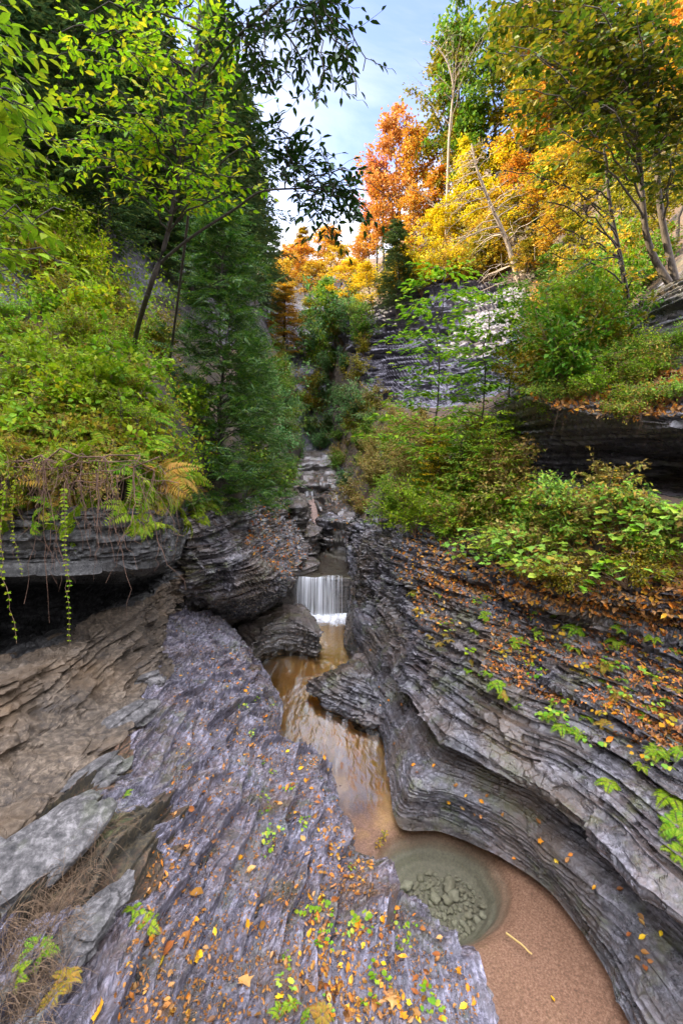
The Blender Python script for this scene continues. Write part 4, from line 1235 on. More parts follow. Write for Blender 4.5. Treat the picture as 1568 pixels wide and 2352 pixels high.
spray_tree("dark_sapling", "thin dark stem with shadowed leaves hanging low across the white sky", [stemB], tgB, LM['dark'], 32, .092, .42, 7, BARKD, .022, (.34, 6))
stemC = [W(455, 330, -6.3), W(480, 180, -5.6), W(540, 90, -5.0), W(620, 20, -4.6), W(700, -40, -4.4)]
stemC = [seen(385, 840)[0] - np.array([0, 0, .2]), W(425, 560, -7.4), W(440, 420, -6.9)] + stemC
tgC = [W(x, y, -r_.uniform(4.2, 5.2)) for (x, y) in [(600, 60), (700, 60), (740, 5), (580, 110), (650, 110), (610, 170), (670, 190), (720, 230), (760, 165), (800, 140), (850, 155), (825, 215), (770, 215),
                                                    (560, 170), (620, 230), (560, 60), (780, 10)]]
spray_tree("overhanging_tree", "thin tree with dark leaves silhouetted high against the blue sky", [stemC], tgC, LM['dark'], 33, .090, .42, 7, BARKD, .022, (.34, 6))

# two slender trunks on the right and their dark canopy
t1 = [W(1535, 650, -8.2), W(1500, 590, -8.2), W(1480, 520, -8.1), W(1466, 360, -8.0), W(1442, 180, -7.9), W(1425, -40, -7.8)]
t2 = [W(1550, 645, -8.3), W(1530, 560, -8.3), W(1512, 450, -8.2), W(1504, 260, -8.1), W(1490, 0, -8.0), W(1480, -120, -8.0)]
for nm, tt, sd, lab, tg in (
    ("maple_tree", t1, 41, "slender forked trunk nearer the gorge with dark green leaves overhead",
     [(1150, 60), (1200, 130), (1130, 20), (1250, 190), (1300, 70), (1240, 20), (1340, 170), (1280, 240), (1400, 60), (1380, 230), (1120, 110), (1210, 250), (1240, 90), (1310, 200), (1360, 110), (1180, 110), (1460, 60), (1440, 250), (1190, 200), (1330, 290), (1220, 60), (1290, 140), (1160, 260), (1420, 140), (1100, 0), (1180, -20), (1330, 10), (1270, 300)]),
    ("maple_tree", t2, 42, "slender trunk standing behind the forked one at the right rim",
     [(1540, 60), (1560, 180), (1450, 40), (1520, 260), (1400, 20), (1480, 150), (1560, 320), (1380, 100), (1430, 200), (1600, 100), (1600, 250), (1350, 40), (1500, 20), (1530, 130), (1410, 120), (1560, 250), (1470, 220), (1330, -10), (1520, 330), (1455, 290), (1550, 390)])):
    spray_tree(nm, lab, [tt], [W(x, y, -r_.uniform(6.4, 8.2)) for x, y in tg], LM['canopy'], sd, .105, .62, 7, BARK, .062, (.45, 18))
tg = [(1170, 460), (1210, 530), (1290, 470), (1340, 430), (1250, 590), (1380, 500), (1330, 560), (1160, 390), (1420, 600), (1300, 640), (1480, 620), (1240, 420)]
t3 = [W(1440, 690, -9.0), W(1425, 600, -8.9), W(1400, 470, -8.8), W(1385, 330, -8.7)]
spray_tree("thin_tree", "thin leaning tree with long bare branches and sparse golden leaves", [t3], [W(x, y, -r_.uniform(7.2, 9)) for x, y in tg], LM['gold'], 43, .085, .6, 5, BARKD, .05, (.35, 9))
# ================================================================== the cedar on the left bank
def cedar(seed=51):
    r = np.random.default_rng(seed)
    tb, lb = Bag(), Bag()
    h = 5.6
    tr = curve((0, 0, -.8), (.1, .1, h), 0, 14, .03, r)
    tb.tube(tr, .045, .01, 8)
    for i in range(270):
        f = .02 + .97 * ((i + r.uniform(0, 1)) / 270) ** 1.15
        a = tr[0] * 0 + np.array([np.interp(f, np.linspace(0, 1, 14), tr[:, c]) for c in range(3)])
        an = r.uniform(0, 2 * PI)
        ln = (1.45 * (1 - f) ** .5 + .12) * r.uniform(.4, 1.15)
        d = np.array([math.cos(an), math.sin(an), r.uniform(-.25, .8)])
        br = curve(a, a + d * ln, .12 * ln, 8, .015, r)
        tb.tube(br, .009, .003, 4)
        side = np.array([-math.sin(an), math.cos(an), 0])
        for j in range(int(7 + 9 * ln)):
            q = r.uniform(.2, 1)
            b0 = np.array([np.interp(q, np.linspace(0, 1, 8), br[:, c]) for c in range(3)])
            s = 1 if j % 2 else -1
            d2 = nrm(d * .8 + side * s * .9 + r.normal(0, .25, 3) + np.array([0, 0, -.15]))
            l2 = .36 * r.uniform(.5, 1.3)
            n = 16
            t = np.repeat(np.linspace(.1, 1, n // 2), 2)
            sg = np.tile([1, -1], n // 2)
            upv = nrm(np.array([0, 0, 1.]) + r.normal(0, .9, 3))
            s2 = nrm(np.cross(d2, upv))
            P = b0 + d2 * (t * l2)[:, None] - np.array([0, 0, .05]) * (t ** 2)[:, None]
            D = d2 * .8 + s2 * sg[:, None] * .8
            L = (.085 * (1.15 - .6 * t)) * r.uniform(.8, 1.2, n)
            lb.leaf(P, D, np.tile(upv, (n, 1)) + r.normal(0, .2, (n, 3)), L, L * .30)
    return tb.mesh("trunk", True), lb.mesh("crown")


CED = Kind("cedar_tree", "tree", [("trunk", None, BARKD), ("crown", None, LM['cedar'])])
ctm, ccm = cedar()
CED.parts = [("trunk", ctm, BARKD), ("crown", ccm, LM['cedar'])]
h = seen(505, 1120)
CED.put("tall dark green cedar with feathery sprays on the rim above the stream", h[0], (0, .03, .4), (1.0, 1.0, h[0][1] * .104))
h = seen(585, 1125)
CED.put("shorter cedar leaning out right beside the taller one", h[0], (.03, .06, 2.0), (.75, .75, .062 * h[0][1]))

# ================================================================== shrubs, saplings, herbs, ferns, vines
def shrub(seed, h=1.6, ns=16, rad=.8, ls=.085, per=10, shape='diamond', nl=16):
    r = np.random.default_rng(seed)
    tb, lb = Bag(), Bag()
    for i in range(ns):
        an, el = r.uniform(0, 6.28), r.uniform(.6, 1.45)
        e = np.array([math.cos(an) * math.cos(el) * rad * 1.6, math.sin(an) * math.cos(el) * rad * 1.6, h * math.sin(el) * r.uniform(.6, 1.05)])
        e = e * r.uniform(.45, 1.2)
        st = curve((0, 0, -.15), e, .1, 9, .03, r)
        tb.tube(st, .012, .004, 5)
        for j in range(per):
            b0 = st[r.integers(3, 9)]
            e2 = b0 + np.array([*r.normal(0, .22, 2), r.normal(.05, .12)])
            tb.tube(curve(b0, e2, .02, 4), .004, .002, 4)
            t = r.uniform(.1, 1.1, (nl, 1))
            P = b0 * (1 - t) + e2 * t + r.normal(0, .05, (nl, 3))
            L = ls * r.uniform(.6, 1.25, nl)
            lb.leaf(P, (e2 - b0) * 2 + r.normal(0, .5, (nl, 3)) + np.array([0, 0, -.15]), r.normal(0, .4, (nl, 3)) + np.array([0, 0, 1]), L, L * .62, shape=shape)
    return tb.mesh("stems", True), lb.mesh("foliage")


def layered_sapling(seed, h=3.2, rad=1.0, ls=.10, nb=30):
    r = np.random.default_rng(seed)
    tb, lb = Bag(), Bag()
    tr = curve((0, 0, -.3), (r.normal(0, .12), r.normal(0, .12), h), 0, 12, .03, r)
    tb.tube(tr, .022, .005, 6)
    for i in range(nb):
        f = .22 + .77 * i / nb
        a = np.array([np.interp(f, np.linspace(0, 1, 12), tr[:, c]) for c in range(3)])
        an = i * 2.4 + r.normal(0, .3)
        ln = rad * (1.1 - .8 * f) * r.uniform(.7, 1.2)
        d = np.array([math.cos(an), math.sin(an), .18])
        br = curve(a, a + d * ln, .04, 8, .02, r)
        tb.tube(br, .007, .002, 4)
        n = int(24 + 80 * ln)
        t = r.uniform(.2, 1.05, n)
        P = np.stack([np.interp(t, np.linspace(0, 1, 8), br[:, c]) for c in range(3)], -1)
        side = np.array([-math.sin(an), math.cos(an), 0])
        w = r.normal(0, .22, n)
        P = P + side * w[:, None] + r.normal(0, .02, (n, 3))
        L = ls * r.uniform(.7, 1.2, n)
        lb.leaf(P, d * .7 + side * np.sign(w)[:, None] + r.normal(0, .25, (n, 3)) + np.array([0, 0, -.25]), r.normal(0, .22, (n, 3)) + np.array([0, 0, 1]), L, L * .5, shape='oval')
    return tb.mesh("stem", True), lb.mesh("foliage")


def fern(seed, nf=8, ln=.42, upf=.7):
    r = np.random.default_rng(seed)
    sb, lb = Bag(), Bag()
    for i in range(nf):
        an = i * 6.28 / nf + r.normal(0, .3)
        l = ln * r.uniform(.65, 1.15)
        d = np.array([math.cos(an), math.sin(an), 0])
        t = np.linspace(0, 1, 22)[:, None]
        st = d * l * t * .9 + np.array([0, 0, 1]) * (l * (upf * t - (upf + .25) * t ** 2.1))
        sb.tube(st, .0028, .001, 4)
        side = np.array([-math.sin(an), math.cos(an), 0])
        for sg in (1, -1):
            q = st[2:]
            w = np.sin(np.linspace(.35, 1, 20) * PI) ** .7 * .25 * l + .01
            ax = nrm(np.gradient(st, axis=0))[2:]
            lb.leaf(q, side * sg + ax * .35 + r.normal(0, .05, q.shape), np.cross(ax, side) * 1 + r.normal(0, .12, q.shape), w, w * .30)
    return sb.mesh("stalks", True), lb.mesh("fronds")


def herb(seed, h=.5, nl=14, ls=.16, lw=.42, shape='oval', leanx=0):
    r = np.random.default_rng(seed)
    sb, lb = Bag(), Bag()
    st = curve((0, 0, -.05), (leanx + r.normal(0, .05), r.normal(0, .05), h), 0, 10, .008, r)
    sb.tube(st, .006, .003, 5)
    P, D, N = [], [], []
    for i in range(nl):
        f = .3 + .7 * i / (nl - 1)
        an = i * 2.4 + r.normal(0, .2)
        d = np.array([math.cos(an), math.sin(an), .25])
        a = st[min(9, int(f * 9))]
        b0 = a + d * .03
        sb.tube(np.array([a, b0]), .002, .0015, 4)
        P.append(b0); D.append(d + np.array([0, 0, -.2])); N.append(np.array([0, 0, 1]) + r.normal(0, .2, 3))
    L = ls * (1.1 - .5 * np.linspace(0, 1, nl)) * r.uniform(.8, 1.15, nl)
    lb.leaf(P, D, N, L, L * lw, shape=shape)
    return sb.mesh("stem", True), lb.mesh("foliage")


def low_plant(seed, n=16, rad=.25, h=.22, ls=.11, shape='lobed'):
    r = np.random.default_rng(seed)
    sb, lb = Bag(), Bag()
    P, D, N = [], [], []
    for i in range(n):
        an = r.uniform(0, 6.28)
        q = rad * math.sqrt(r.uniform(0, 1))
        e = np.array([math.cos(an) * q, math.sin(an) * q, h * r.uniform(.4, 1.1)])
        sb.tube(curve((0, 0, -.03), e, .02, 5, .005, r), .003, .0015, 4)
        P.append(e); D.append(np.array([math.cos(an), math.sin(an), -.15]) + r.normal(0, .35, 3) * [1, 1, .3]); N.append(np.array([0, 0, 1]) + r.normal(0, .3, 3))
    L = ls * r.uniform(.6, 1.25, n)
    lb.leaf(P, D, N, L, L * .8, shape=shape)
    return sb.mesh("stems", True), lb.mesh("foliage")


def vine(seed, ln=1.2, nl=26, ls=.05, swing=.15):
    r = np.random.default_rng(seed)
    sb, lb = Bag(), Bag()
    t = np.linspace(0, 1, 20)[:, None]
    a = r.uniform(0, 6.28)
    st = np.concatenate([np.cos(a) * swing * np.sin(t * 4) * t + .02 * r.normal(0, 1, (20, 1)) * t, -.12 * t ** .5 + .0 * t, .05 * np.sin(t * 3) - ln * t ** 1.15], 1)
    sb.tube(st, .003, .0012, 4)
    P, D, N = [], [], []
    for i in range(nl):
        f = .1 + .9 * i / nl
        q = np.array([np.interp(f, t[:, 0], st[:, c]) for c in range(3)])
        for s in (1, -1):
            P.append(q); D.append(np.array([s, -.3, -.25]) + r.normal(0, .2, 3)); N.append(np.array([0, -.8, .5]) + r.normal(0, .25, 3))
    L = ls * (1.15 - .6 * np.linspace(0, 1, 2 * nl)) * r.uniform(.8, 1.2, 2 * nl)
    lb.leaf(P, D, N, L, L * .6, shape='diamond')
    return sb.mesh("stem", True), lb.mesh("foliage")


def roots(seed, n=14, ln=.8, w=.3):
    r = np.random.default_rng(seed)
    b = Bag()
    bar = curve((-1.6 * w, .06, .06), (1.6 * w, .06, .08), .05, 12, .03, r)
    b.tube(bar, .006, .004, 5)
    for i in range(n):
        a = bar[r.integers(0, 12)]
        l = ln * r.uniform(.2, 1.0) ** 1.6 + .08
        t = np.linspace(0, 1, 14)[:, None]
        wv = np.cumsum(r.normal(0, .018, (14, 3)), 0)
        p = a + np.array([r.normal(0, .12), -.06, -l]) * t + wv * t
        rr = .0035 * r.uniform(.5, 1.5)
        b.tube(p, rr, .001, 4)
        if r.uniform() < .6:
            k = int(r.integers(4, 10))
            b.tube(curve(p[k], p[k] + np.array([r.normal(0, .10), -.02, -l * r.uniform(.2, .45)]), .02, 7, .01, r), rr * .6, .0008, 4)
    return b.mesh("roots", True)


ROOTM = bark_mat("root_bark", (.05, .028, .018), (.20, .11, .07))
SHR = [Kind("shrub", "shrub", [("stems", a, DRY), ("foliage", b, LM['thicket'])]) for a, b in [shrub(61), shrub(62, 1.3, 18, .9), shrub(63, 2.0, 16, .8, .10), shrub(64, 1.0, 14, .7, .07)]]
BIG = [Kind("shrub", "shrub", [("stems", a, DRY), ("foliage", b, LM['bright'])]) for a, b in [shrub(65, 1.4, 11, .9, .15, 8, 'lobed', 9), shrub(66, 1.1, 9, .8, .13, 9, 'oval', 9)]]
SAP = [Kind("sapling", "sapling", [("stem", a, BARKD), ("foliage", b, LM['bright'])]) for a, b in [layered_sapling(66), layered_sapling(67, 2.6, .9), layered_sapling(68, 3.6, 1.2, .11, 26)]]
FRN = [Kind("fern", "fern", [("stalks", a, DRY), ("fronds", b, LM['fern'])]) for a, b in [fern(71), fern(72, 6, .36), fern(73, 10, .5, .5)]]
HRB = [Kind("herb", "plant", [("stem", a, BARKD), ("foliage", b, LM['bright'])]) for a, b in [herb(76), herb(77, .7, 18, .17, .36), herb(78, .35, 10, .14, .5)]]
LOW = [Kind("ground_plant", "plant", [("stems", a, DRY), ("foliage", b, LM['pale'])]) for a, b in [low_plant(81), low_plant(82, 22, .32, .28), low_plant(83, 12, .2, .16, .09, 'oval')]]
VIN = [Kind("hanging_vine", "vine", [("stem", a, DRY), ("foliage", b, LM['lime'])]) for a, b in [vine(86), vine(87, 1.0, 22, .045, .3), vine(88, 1.5, 32, .04, .1)]]


def on_seen(px, py, want=None):
    h = seen(px, py)
    if h is None or (want and not any(w in h[2] for w in want)):
        return None
    return h


def put_list(kinds, spots, label, group, mats, smin, smax, r, want=None, lift=0.0, tilt=0.0, maxd=60):
    k = 0
    for (px, py) in spots:
        h = on_seen(px, py, want)
        if h is None or h[0][1] > maxd:
            continue
        kd = kinds[r.integers(len(kinds))]
        s = r.uniform(smin, smax)
        m = mats[r.integers(len(mats))]
        n = h[1]
        rx = (-n[1] * tilt + r.normal(0, .06), n[0] * tilt + r.normal(0, .06), r.uniform(0, 6.28))
        kd.put(label if isinstance(label, str) else label[min(k, len(label) - 1)], h[0] + np.array([0, 0, lift]), rx, s, group, {kd.parts[1][0]: m})
        k += 1


def box_spots(r, x0, x1, y0, y1, n):
    return [(r.uniform(x0, x1), r.uniform(y0, y1)) for _ in range(n)]


def poly_spots(r, pts, n):
    pts = np.array(pts, float)
    out = []
    while len(out) < n:
        x, y = r.uniform(pts[:, 0].min(), pts[:, 0].max()), r.uniform(pts[:, 1].min(), pts[:, 1].max())
        c, j = False, len(pts) - 1
        for i in range(len(pts)):
            if (pts[i, 1] > y) != (pts[j, 1] > y) and x < (pts[j, 0] - pts[i, 0]) * (y - pts[i, 1]) / (pts[j, 1] - pts[i, 1]) + pts[i, 0]:
                c = not c
            j = i
        if c:
            out.append((x, y))
    return out


rs = np.random.default_rng(91)
# right bench thicket
put_list(SHR, poly_spots(rs, [(755, 1040), (800, 1000), (900, 960), (1000, 990), (960, 1100), (870, 1160), (790, 1110)], 26), "dry brownish shrub crowding the stream side of the thicket", "dry shrubs of the thicket", [LM['brush']], .45, .85, rs)
THK = [(760, 1010), (850, 960), (960, 960), (1100, 980), (1190, 1080), (1260, 1150), (1200, 1240), (1050, 1240), (930, 1210), (860, 1180), (770, 1090)]
put_list(SHR, poly_spots(rs, THK, 38), "tangled shrub in the brown and green thicket beside the stream", "shrubs of the thicket", [LM['thicket'], LM['brush'], LM['brush'], LM['olive']], .4, .9, rs)
put_list(SHR[:2], [(905, 1190), (950, 1225), (1010, 1235), (900, 1150)], ["bright green shrub hanging over the corner of the layered wall", "green shrub trailing over the wall top", "leafy shrub at the top of the wall, under the thicket", "shrub leaning over the stream from the thicket"], "shrubs at the wall top", [LM['bright']], .55, .75, rs)
for (px, py, y, s, m, lab) in [(985, 985, 11.5, 1.35, 'bright', "tall layered sapling standing in front of the grey shale cliff"), (1090, 980, 10.0, 1.0, 'bright', "sapling with bright leaves beside the tall layered one"),
                              (880, 1120, 11.5, .5, 'bright', "small sapling with lobed leaves near the stream"), (1010, 1030, 10.5, .5, 'yellow', "yellowing low sapling under the layered one"),
                              (1170, 900, 9.8, .7, 'green', "sapling on the edge of the right ledge"), (1130, 1160, 8.6, .55, 'bright', "thin sapling in front of the dark recess"),
                              (1060, 1110, 9.5, .55, 'pale', "pale leaved sapling in the middle of the thicket")]:
    p = W(px, py, -y)
    h = ground(p[0], p[1], p[2] + 2.0)
    if h:
        SAP[2 if s >= .9 else rs.integers(2)].put(lab, h[0], (0, 0, rs.uniform(0, 6)), s * 1.15, "saplings beside the stream", {'foliage': LM[m]})
# shrubs on the right ledge and slope above the recess
put_list(SHR, poly_spots(rs, [(1180, 850), (1230, 740), (1330, 690), (1440, 700), (1420, 800), (1420, 880), (1300, 910), (1190, 915)], 30), "green and yellowing shrub crowding the ledge over the dark recess", "shrubs on the ledge", [LM['green'], LM['olive'], LM['thicket'], LM['bright']], .6, 1.0, rs, maxd=22)
put_list(SHR, poly_spots(rs, [(1180, 740), (1250, 660), (1420, 600), (1500, 650), (1420, 720), (1300, 730)], 16), "yellowing bush below the slender trunks", "bushes under the slender trunks", [LM['olive'], LM['gold'], LM['green']], .8, 1.3, rs, maxd=30)
put_list(SHR[3:], poly_spots(rs, [(1200, 905), (1400, 850), (1568, 780), (1568, 1000), (1400, 960), (1220, 950)], 22), "leafy shrub trailing from the ledge over the recess", "shrubs trailing over the recess", [LM['pale'], LM['thicket'], LM['bright']], .4, .65, rs, maxd=16)
put_list(BIG, poly_spots(rs, [(880, 1130), (1050, 1060), (1240, 1180), (1200, 1290), (1000, 1260), (890, 1220)], 15), "bright leafy shrub in front of the thicket above the layered wall", "bright shrubs above the wall", [LM['bright'], LM['thicket'], LM['brush'], LM['pale']], .45, .75, rs, maxd=20)
# far greenery
put_list(SHR, [(775, 930), (800, 945), (755, 1000), (735, 1030), (800, 990), (830, 975), (850, 975)], ["blue green bush below the end of the shale cliff", "second blue green bush, nearer the shale cliff foot", "bush at the dark foot of the gorge end", "low bush where the stream leaves the gorge end", "grey green bush on the slope under the cliff", "pale bush right under the shale cliff", "bush beside the shale cliff foot"], "bushes at the gorge end", [LM['bluegreen']], 1.1, 1.7, rs)
put_list(SHR, [(655, 1010), (665, 1040), (640, 985), (672, 970), (610, 1090), (570, 1130)], ["blue green bush behind the cedar at the stream's bend", "low bush under the cedar near the steps", "bush hidden behind the cedar", "bush above the stream steps", "bush at the foot of the cedars", "dry bush hanging under the cedar"], "bushes behind the cedar", [LM['bluegreen'], LM['green']], .7, 1.3, rs)
put_list(SHR, poly_spots(rs, [(690, 700), (800, 700), (820, 740), (770, 850), (690, 860)], 10), "shadowed bush clinging to the end wall of the gorge", "bushes on the end wall", [LM['green'], LM['bluegreen'], LM['olive']], 2.0, 3.4, rs)
put_list(SHR, poly_spots(rs, [(850, 690), (960, 650), (1080, 600), (1180, 590), (1180, 640), (1010, 660), (870, 720)], 16), "yellowing bush along the top of the shale cliff", "bushes along the cliff top", [LM['gold'], LM['olive'], LM['yellow']], 1.2, 2.2, rs)

put_list(SHR, poly_spots(rs, [(615, 770), (650, 780), (672, 900), (680, 1040), (640, 1080), (610, 950)], 14), "shadowed bush on the steep slope behind the cedar", "bushes on the slope behind the cedar", [LM['green'], LM['bluegreen'], LM['olive']], .9, 1.6, rs)
put_list(SHR, poly_spots(rs, [(770, 780), (830, 740), (860, 900), (850, 1040), (780, 1060), (760, 940)], 16), "bush on the brown slope between the end wall and the shale cliff", "bushes beside the shale cliff", [LM['bluegreen'], LM['green'], LM['brush'], LM['olive']], .8, 1.5, rs)
put_list(SHR, [(662, 1100), (650, 1130), (685, 1060), (765, 1080), (790, 1120), (800, 1160), (775, 1050), (830, 1180)], ["bush crowding the upper ledges from the cedar side", "low bush under the cedar at the stream ledges", "small bush at the head of the stream ledges", "bush at the thicket edge beside the stream ledges", "bush leaning over the log", "bush right above the carved block by the upper pool", "far bush where the ledges meet the end wall", "bush at the inner corner of the layered wall top"], "bushes along the stream ledges", [LM['green'], LM['brush'], LM['bluegreen']], .5, .9, rs)
put_list(SHR, [(715, 900), (740, 880), (725, 950), (762, 860), (745, 990), (712, 1000), (735, 1025), (700, 950), (755, 930)], ["bush in the middle of the dark end wall", "bush high on the end wall's dark face", "bush halfway down the end wall", "bush under the olive trees on the end wall", "bush low on the end wall near the blue green ones", "bush at the end wall foot toward the cedar", "bush where the end wall meets the ledges", "bush on the end wall's shaded side", "bush on the end wall toward the shale cliff"], "bushes over the end wall", [LM['green'], LM['bluegreen'], LM['olive']], 1.3, 2.2, rs)
# left bank plants
LBK = [(0, 640), (200, 640), (330, 760), (440, 900), (470, 1010), (360, 1010), (250, 985), (0, 985)]
put_list(BIG, poly_spots(rs, [(0, 600), (200, 650), (350, 800), (440, 960), (300, 960), (0, 940)], 11), "broad leaved green bush growing through the yellow undergrowth", "broad leaved bushes of the left bank", [LM['bright'], LM['sapling'], LM['lime']], .35, .65, rs)
put_list(SHR[1:2] + SHR[3:], poly_spots(rs, [(0, 560), (150, 580), (330, 720), (430, 880), (330, 900), (180, 830), (0, 800)], 18), "yellow green bush on the sunny left bank", "bushes of the left bank", [LM['lime'], LM['bright'], LM['cover'], LM['cover']], .4, .75, rs)
put_list(SHR[:3], poly_spots(rs, [(0, 250), (90, 300), (200, 560), (300, 720), (0, 620)], 8), "bright green bush high on the left bank under the dark rock", "bushes high on the left bank", [LM['bright'], LM['lime'], LM['sapling']], .6, 1.0, rs)
for (px, py, y, s, lab) in [(345, 935, 3.9, 1.0, "small plant with long fresh green leaves in the middle of the left bank"), (300, 780, 4.6, 1.7, "tall weed with big drooping leaves and a brown seed head"),
                            (70, 760, 4.0, 1.5, "broad leaved weed near the top of the left bank"), (280, 1010, 3.9, .8, "low weed with paired leaves above the hanging roots"),
                            (20, 560, 4.4, 1.8, "large leaved weed standing tallest at the edge of the left bank"), (120, 700, 4.8, 1.6, "leafy weed among the yellow green bushes"), (210, 860, 4.4, .8, "small weed under the tall drooping one"),
                            (30, 330, 4.6, 1.8, "leafy spray leaning in below the sapling's lowest branches"), (60, 430, 4.8, 1.6, "leafy weed rising on the steep left edge")]:
    p = W(px, py, -y)
    h = ground(p[0], p[1], p[2] + .3)
    if h and .05 < p[2] - h[0][2] < 1.3 and 'bank' in h[2]:
        k = HRB[rs.integers(2)]
        hz = min(max((p[2] - h[0][2]) / .55, s * .8), 4)
        k.put(lab, h[0], (0, 0, rs.uniform(0, 6)), (s, s, hz), "tall weeds of the left bank", {'foliage': LM['bright']})
    else:
        h = seen(px, py)
        if h:
            HRB[rs.integers(3)].put(lab, h[0], (0, 0, rs.uniform(0, 6)), s, "tall weeds of the left bank", {'foliage': LM['bright']})
put_list(FRN, poly_spots(rs, [(0, 900), (200, 900), (430, 1000), (450, 1110), (300, 1075), (0, 1060)], 30), "green fern arching over the edge of the left bank", "ferns along the bank edge", [LM['fern'], LM['fern'], LM['fernold'], LM['lime']], .4, .9, rs, tilt=.5)
put_list(FRN, poly_spots(rs, [(250, 1040), (400, 1080), (480, 1180), (400, 1180), (280, 1140)], 14), "fern hanging over the slab beside the cedar", "ferns over the slab", [LM['fern'], LM['fern'], LM['fernold']], .7, 1.1, rs, tilt=.9)
put_list(SHR[3:], poly_spots(rs, [(0, 760), (200, 800), (380, 900), (460, 1010), (300, 980), (0, 960)], 20), "low leafy bush in the mossy middle of the left bank", "low bushes of the left bank", [LM['cover'], LM['lime'], LM['thicket'], LM['cover']], .25, .45, rs)
put_list(HRB, poly_spots(rs, LBK, 34), "small leafy weed growing in the mossy left bank", "weeds of the left bank", [LM['bright'], LM['lime'], LM['green']], .35, .7, rs)
put_list(FRN, poly_spots(rs, [(0, 1110), (420, 1110), (520, 1150), (500, 1220), (400, 1230), (0, 1225)], 30), "fern hanging low over the face of the dark slab", "ferns on the slab face", [LM['fern'], LM['fernold'], LM['lime']], .45, 1.0, rs, tilt=1.3)
put_list(SHR[3:], [(20, 1090), (130, 1100), (300, 1095), (390, 1120), (440, 1150), (480, 1170), (230, 1110)], "ragged tuft of leaves drooping over the bank edge", "tufts over the bank edge", [LM['cover'], LM['brush'], LM['green']], .25, .5, rs, tilt=1.2)
put_list(FRN, poly_spots(rs, [(0, 1050), (250, 1050), (400, 1110), (400, 1160), (200, 1120), (0, 1120)], 12), "fern drooping in front of the dark slab under the bank", "drooping ferns under the bank", [LM['fern'], LM['lime'], LM['fernold']], .7, 1.1, rs, tilt=1.2)
for i, (px, py, s) in enumerate([(85, 1085, 1.0), (30, 1100, .7), (225, 1095, .8), (100, 1090, .6), (380, 1120, .6), (500, 1160, .5), (10, 1090, 1.1)]):
    h = seen(px, py)
    if h:
        h = (np.array([h[0][0], min(h[0][1], 4.42) if h[0][1] < 5.4 else h[0][1], h[0][2]]),)
        s *= 1.35
        VIN[i % 3].put(["lime green vine hanging longest below the left bank", "short vine beside the long hanging one", "vine dangling in front of the grey slab", "thin vine close behind the long one",
                        "vine with tiny leaves near the cedar", "little vine hanging off the rock shoulder", "vine curling at the edge over the slab"][i], h[0] + np.array([0, -.12, .02]), (0, 0, rs.uniform(-.5, .5)), s, "vines hanging from the bank")
for i, (px, py, s) in enumerate([(165, 1085, .8), (235, 1090, 1.1), (330, 1095, .7), (60, 1085, .7), (280, 1092, .8), (420, 1130, .7), (1300, 945, .6), (1240, 940, .3), (1400, 955, .45), (1480, 965, .7), (115, 1090, .6), (370, 1110, .7)]):
    h = seen(px, py)
    if h:
        if px < 400:
            h = (np.array([h[0][0], min(h[0][1], 4.40) if h[0][1] < 5.4 else h[0][1], h[0][2]]),)
            s *= 1.5
        me = roots(100 + i)
        o = new_obj("hanging_roots", me, ROOTM)
        o.location = h[0] + np.array([0, -.05, .0])
        o.scale = (s,) * 3
        tag(o, ["bundle of thin roots dangling under the left bank's middle", "long pale roots reaching down over the slab", "roots below the ferns near the cedar", "roots at the outer end of the left bank", "short roots between the long ones",
                "roots at the corner by the cedar", "roots hanging into the dark recess below the shrubs", "roots at the inner end of the dark recess", "fine roots over the middle of the recess", "roots over the outer part of the recess", "sparse roots beside the vine", "roots under the cedar side ferns"][i], "roots", "roots hanging from the banks")

# plants on the right slope over the layered wall
RS = [(1000, 1210), (1200, 1150), (1568, 1190), (1568, 1330), (1400, 1380), (1200, 1340), (1050, 1290)]
put_list(LOW, poly_spots(rs, RS, 95), "pale green low plant among fallen leaves above the layered wall", "low plants above the wall", [LM['pale'], LM['pale'], LM['bright'], LM['thicket']], .8, 1.5, rs)
put_list(BIG, poly_spots(rs, [(1180, 1100), (1568, 1150), (1568, 1320), (1300, 1330), (1100, 1290)], 14), "broad leaved bush sprawling over the leafy slope above the wall", "broad leaved bushes of the slope", [LM['pale'], LM['brush'], LM['thicket']], .25, .5, rs)
put_list(SHR[3:], poly_spots(rs, RS, 22), "small dry shrub among fallen leaves above the layered wall", "small shrubs above the wall", [LM['thicket'], LM['olive']], .35, .6, rs)
put_list(HRB, [(1440, 1130), (1215, 1060), (1250, 1060), (1380, 1200)], ["golden leaved seedling in front of the dark recess", "seedling with orange yellow leaves against the dark recess", "yellowing seedling beside it at the recess", "seedling with yellow leaves below the recess"], "golden seedlings", [LM['gold'], LM['yellow']], .8, 1.3, rs)
WL = [(930, 1330), (1200, 1390), (1568, 1480), (1568, 1800), (1400, 1760), (1150, 1600), (980, 1480)]
put_list(FRN, poly_spots(rs, WL, 60), "small fern rooted in a crack of the layered wall", "ferns on the layered wall", [LM['fern'], LM['fernold'], LM['fern']], .2, .42, rs, ['gorge_wall'], tilt=.6)
put_list(LOW[2:], poly_spots(rs, WL, 36), "small green plant on a ledge of the layered wall", "plants on the wall ledges", [LM['bright'], LM['pale'], LM['gold']], .4, .8, rs, ['gorge_wall'], tilt=.5)
put_list(FRN, [(1540, 1830), (1400, 1800), (1560, 1960), (1500, 1730), (1555, 1900)], ["fern with yellow fronds at the end of the layered wall", "bright fern below the leaf covered ledge", "grassy fern low on the layered wall", "fern at the leafy ledge's end", "fern between two leafy ledges near the wall's end"], "larger ferns of the wall", [LM['lime'], LM['fern']], .32, .45, rs, ['gorge_wall'], tilt=.6)
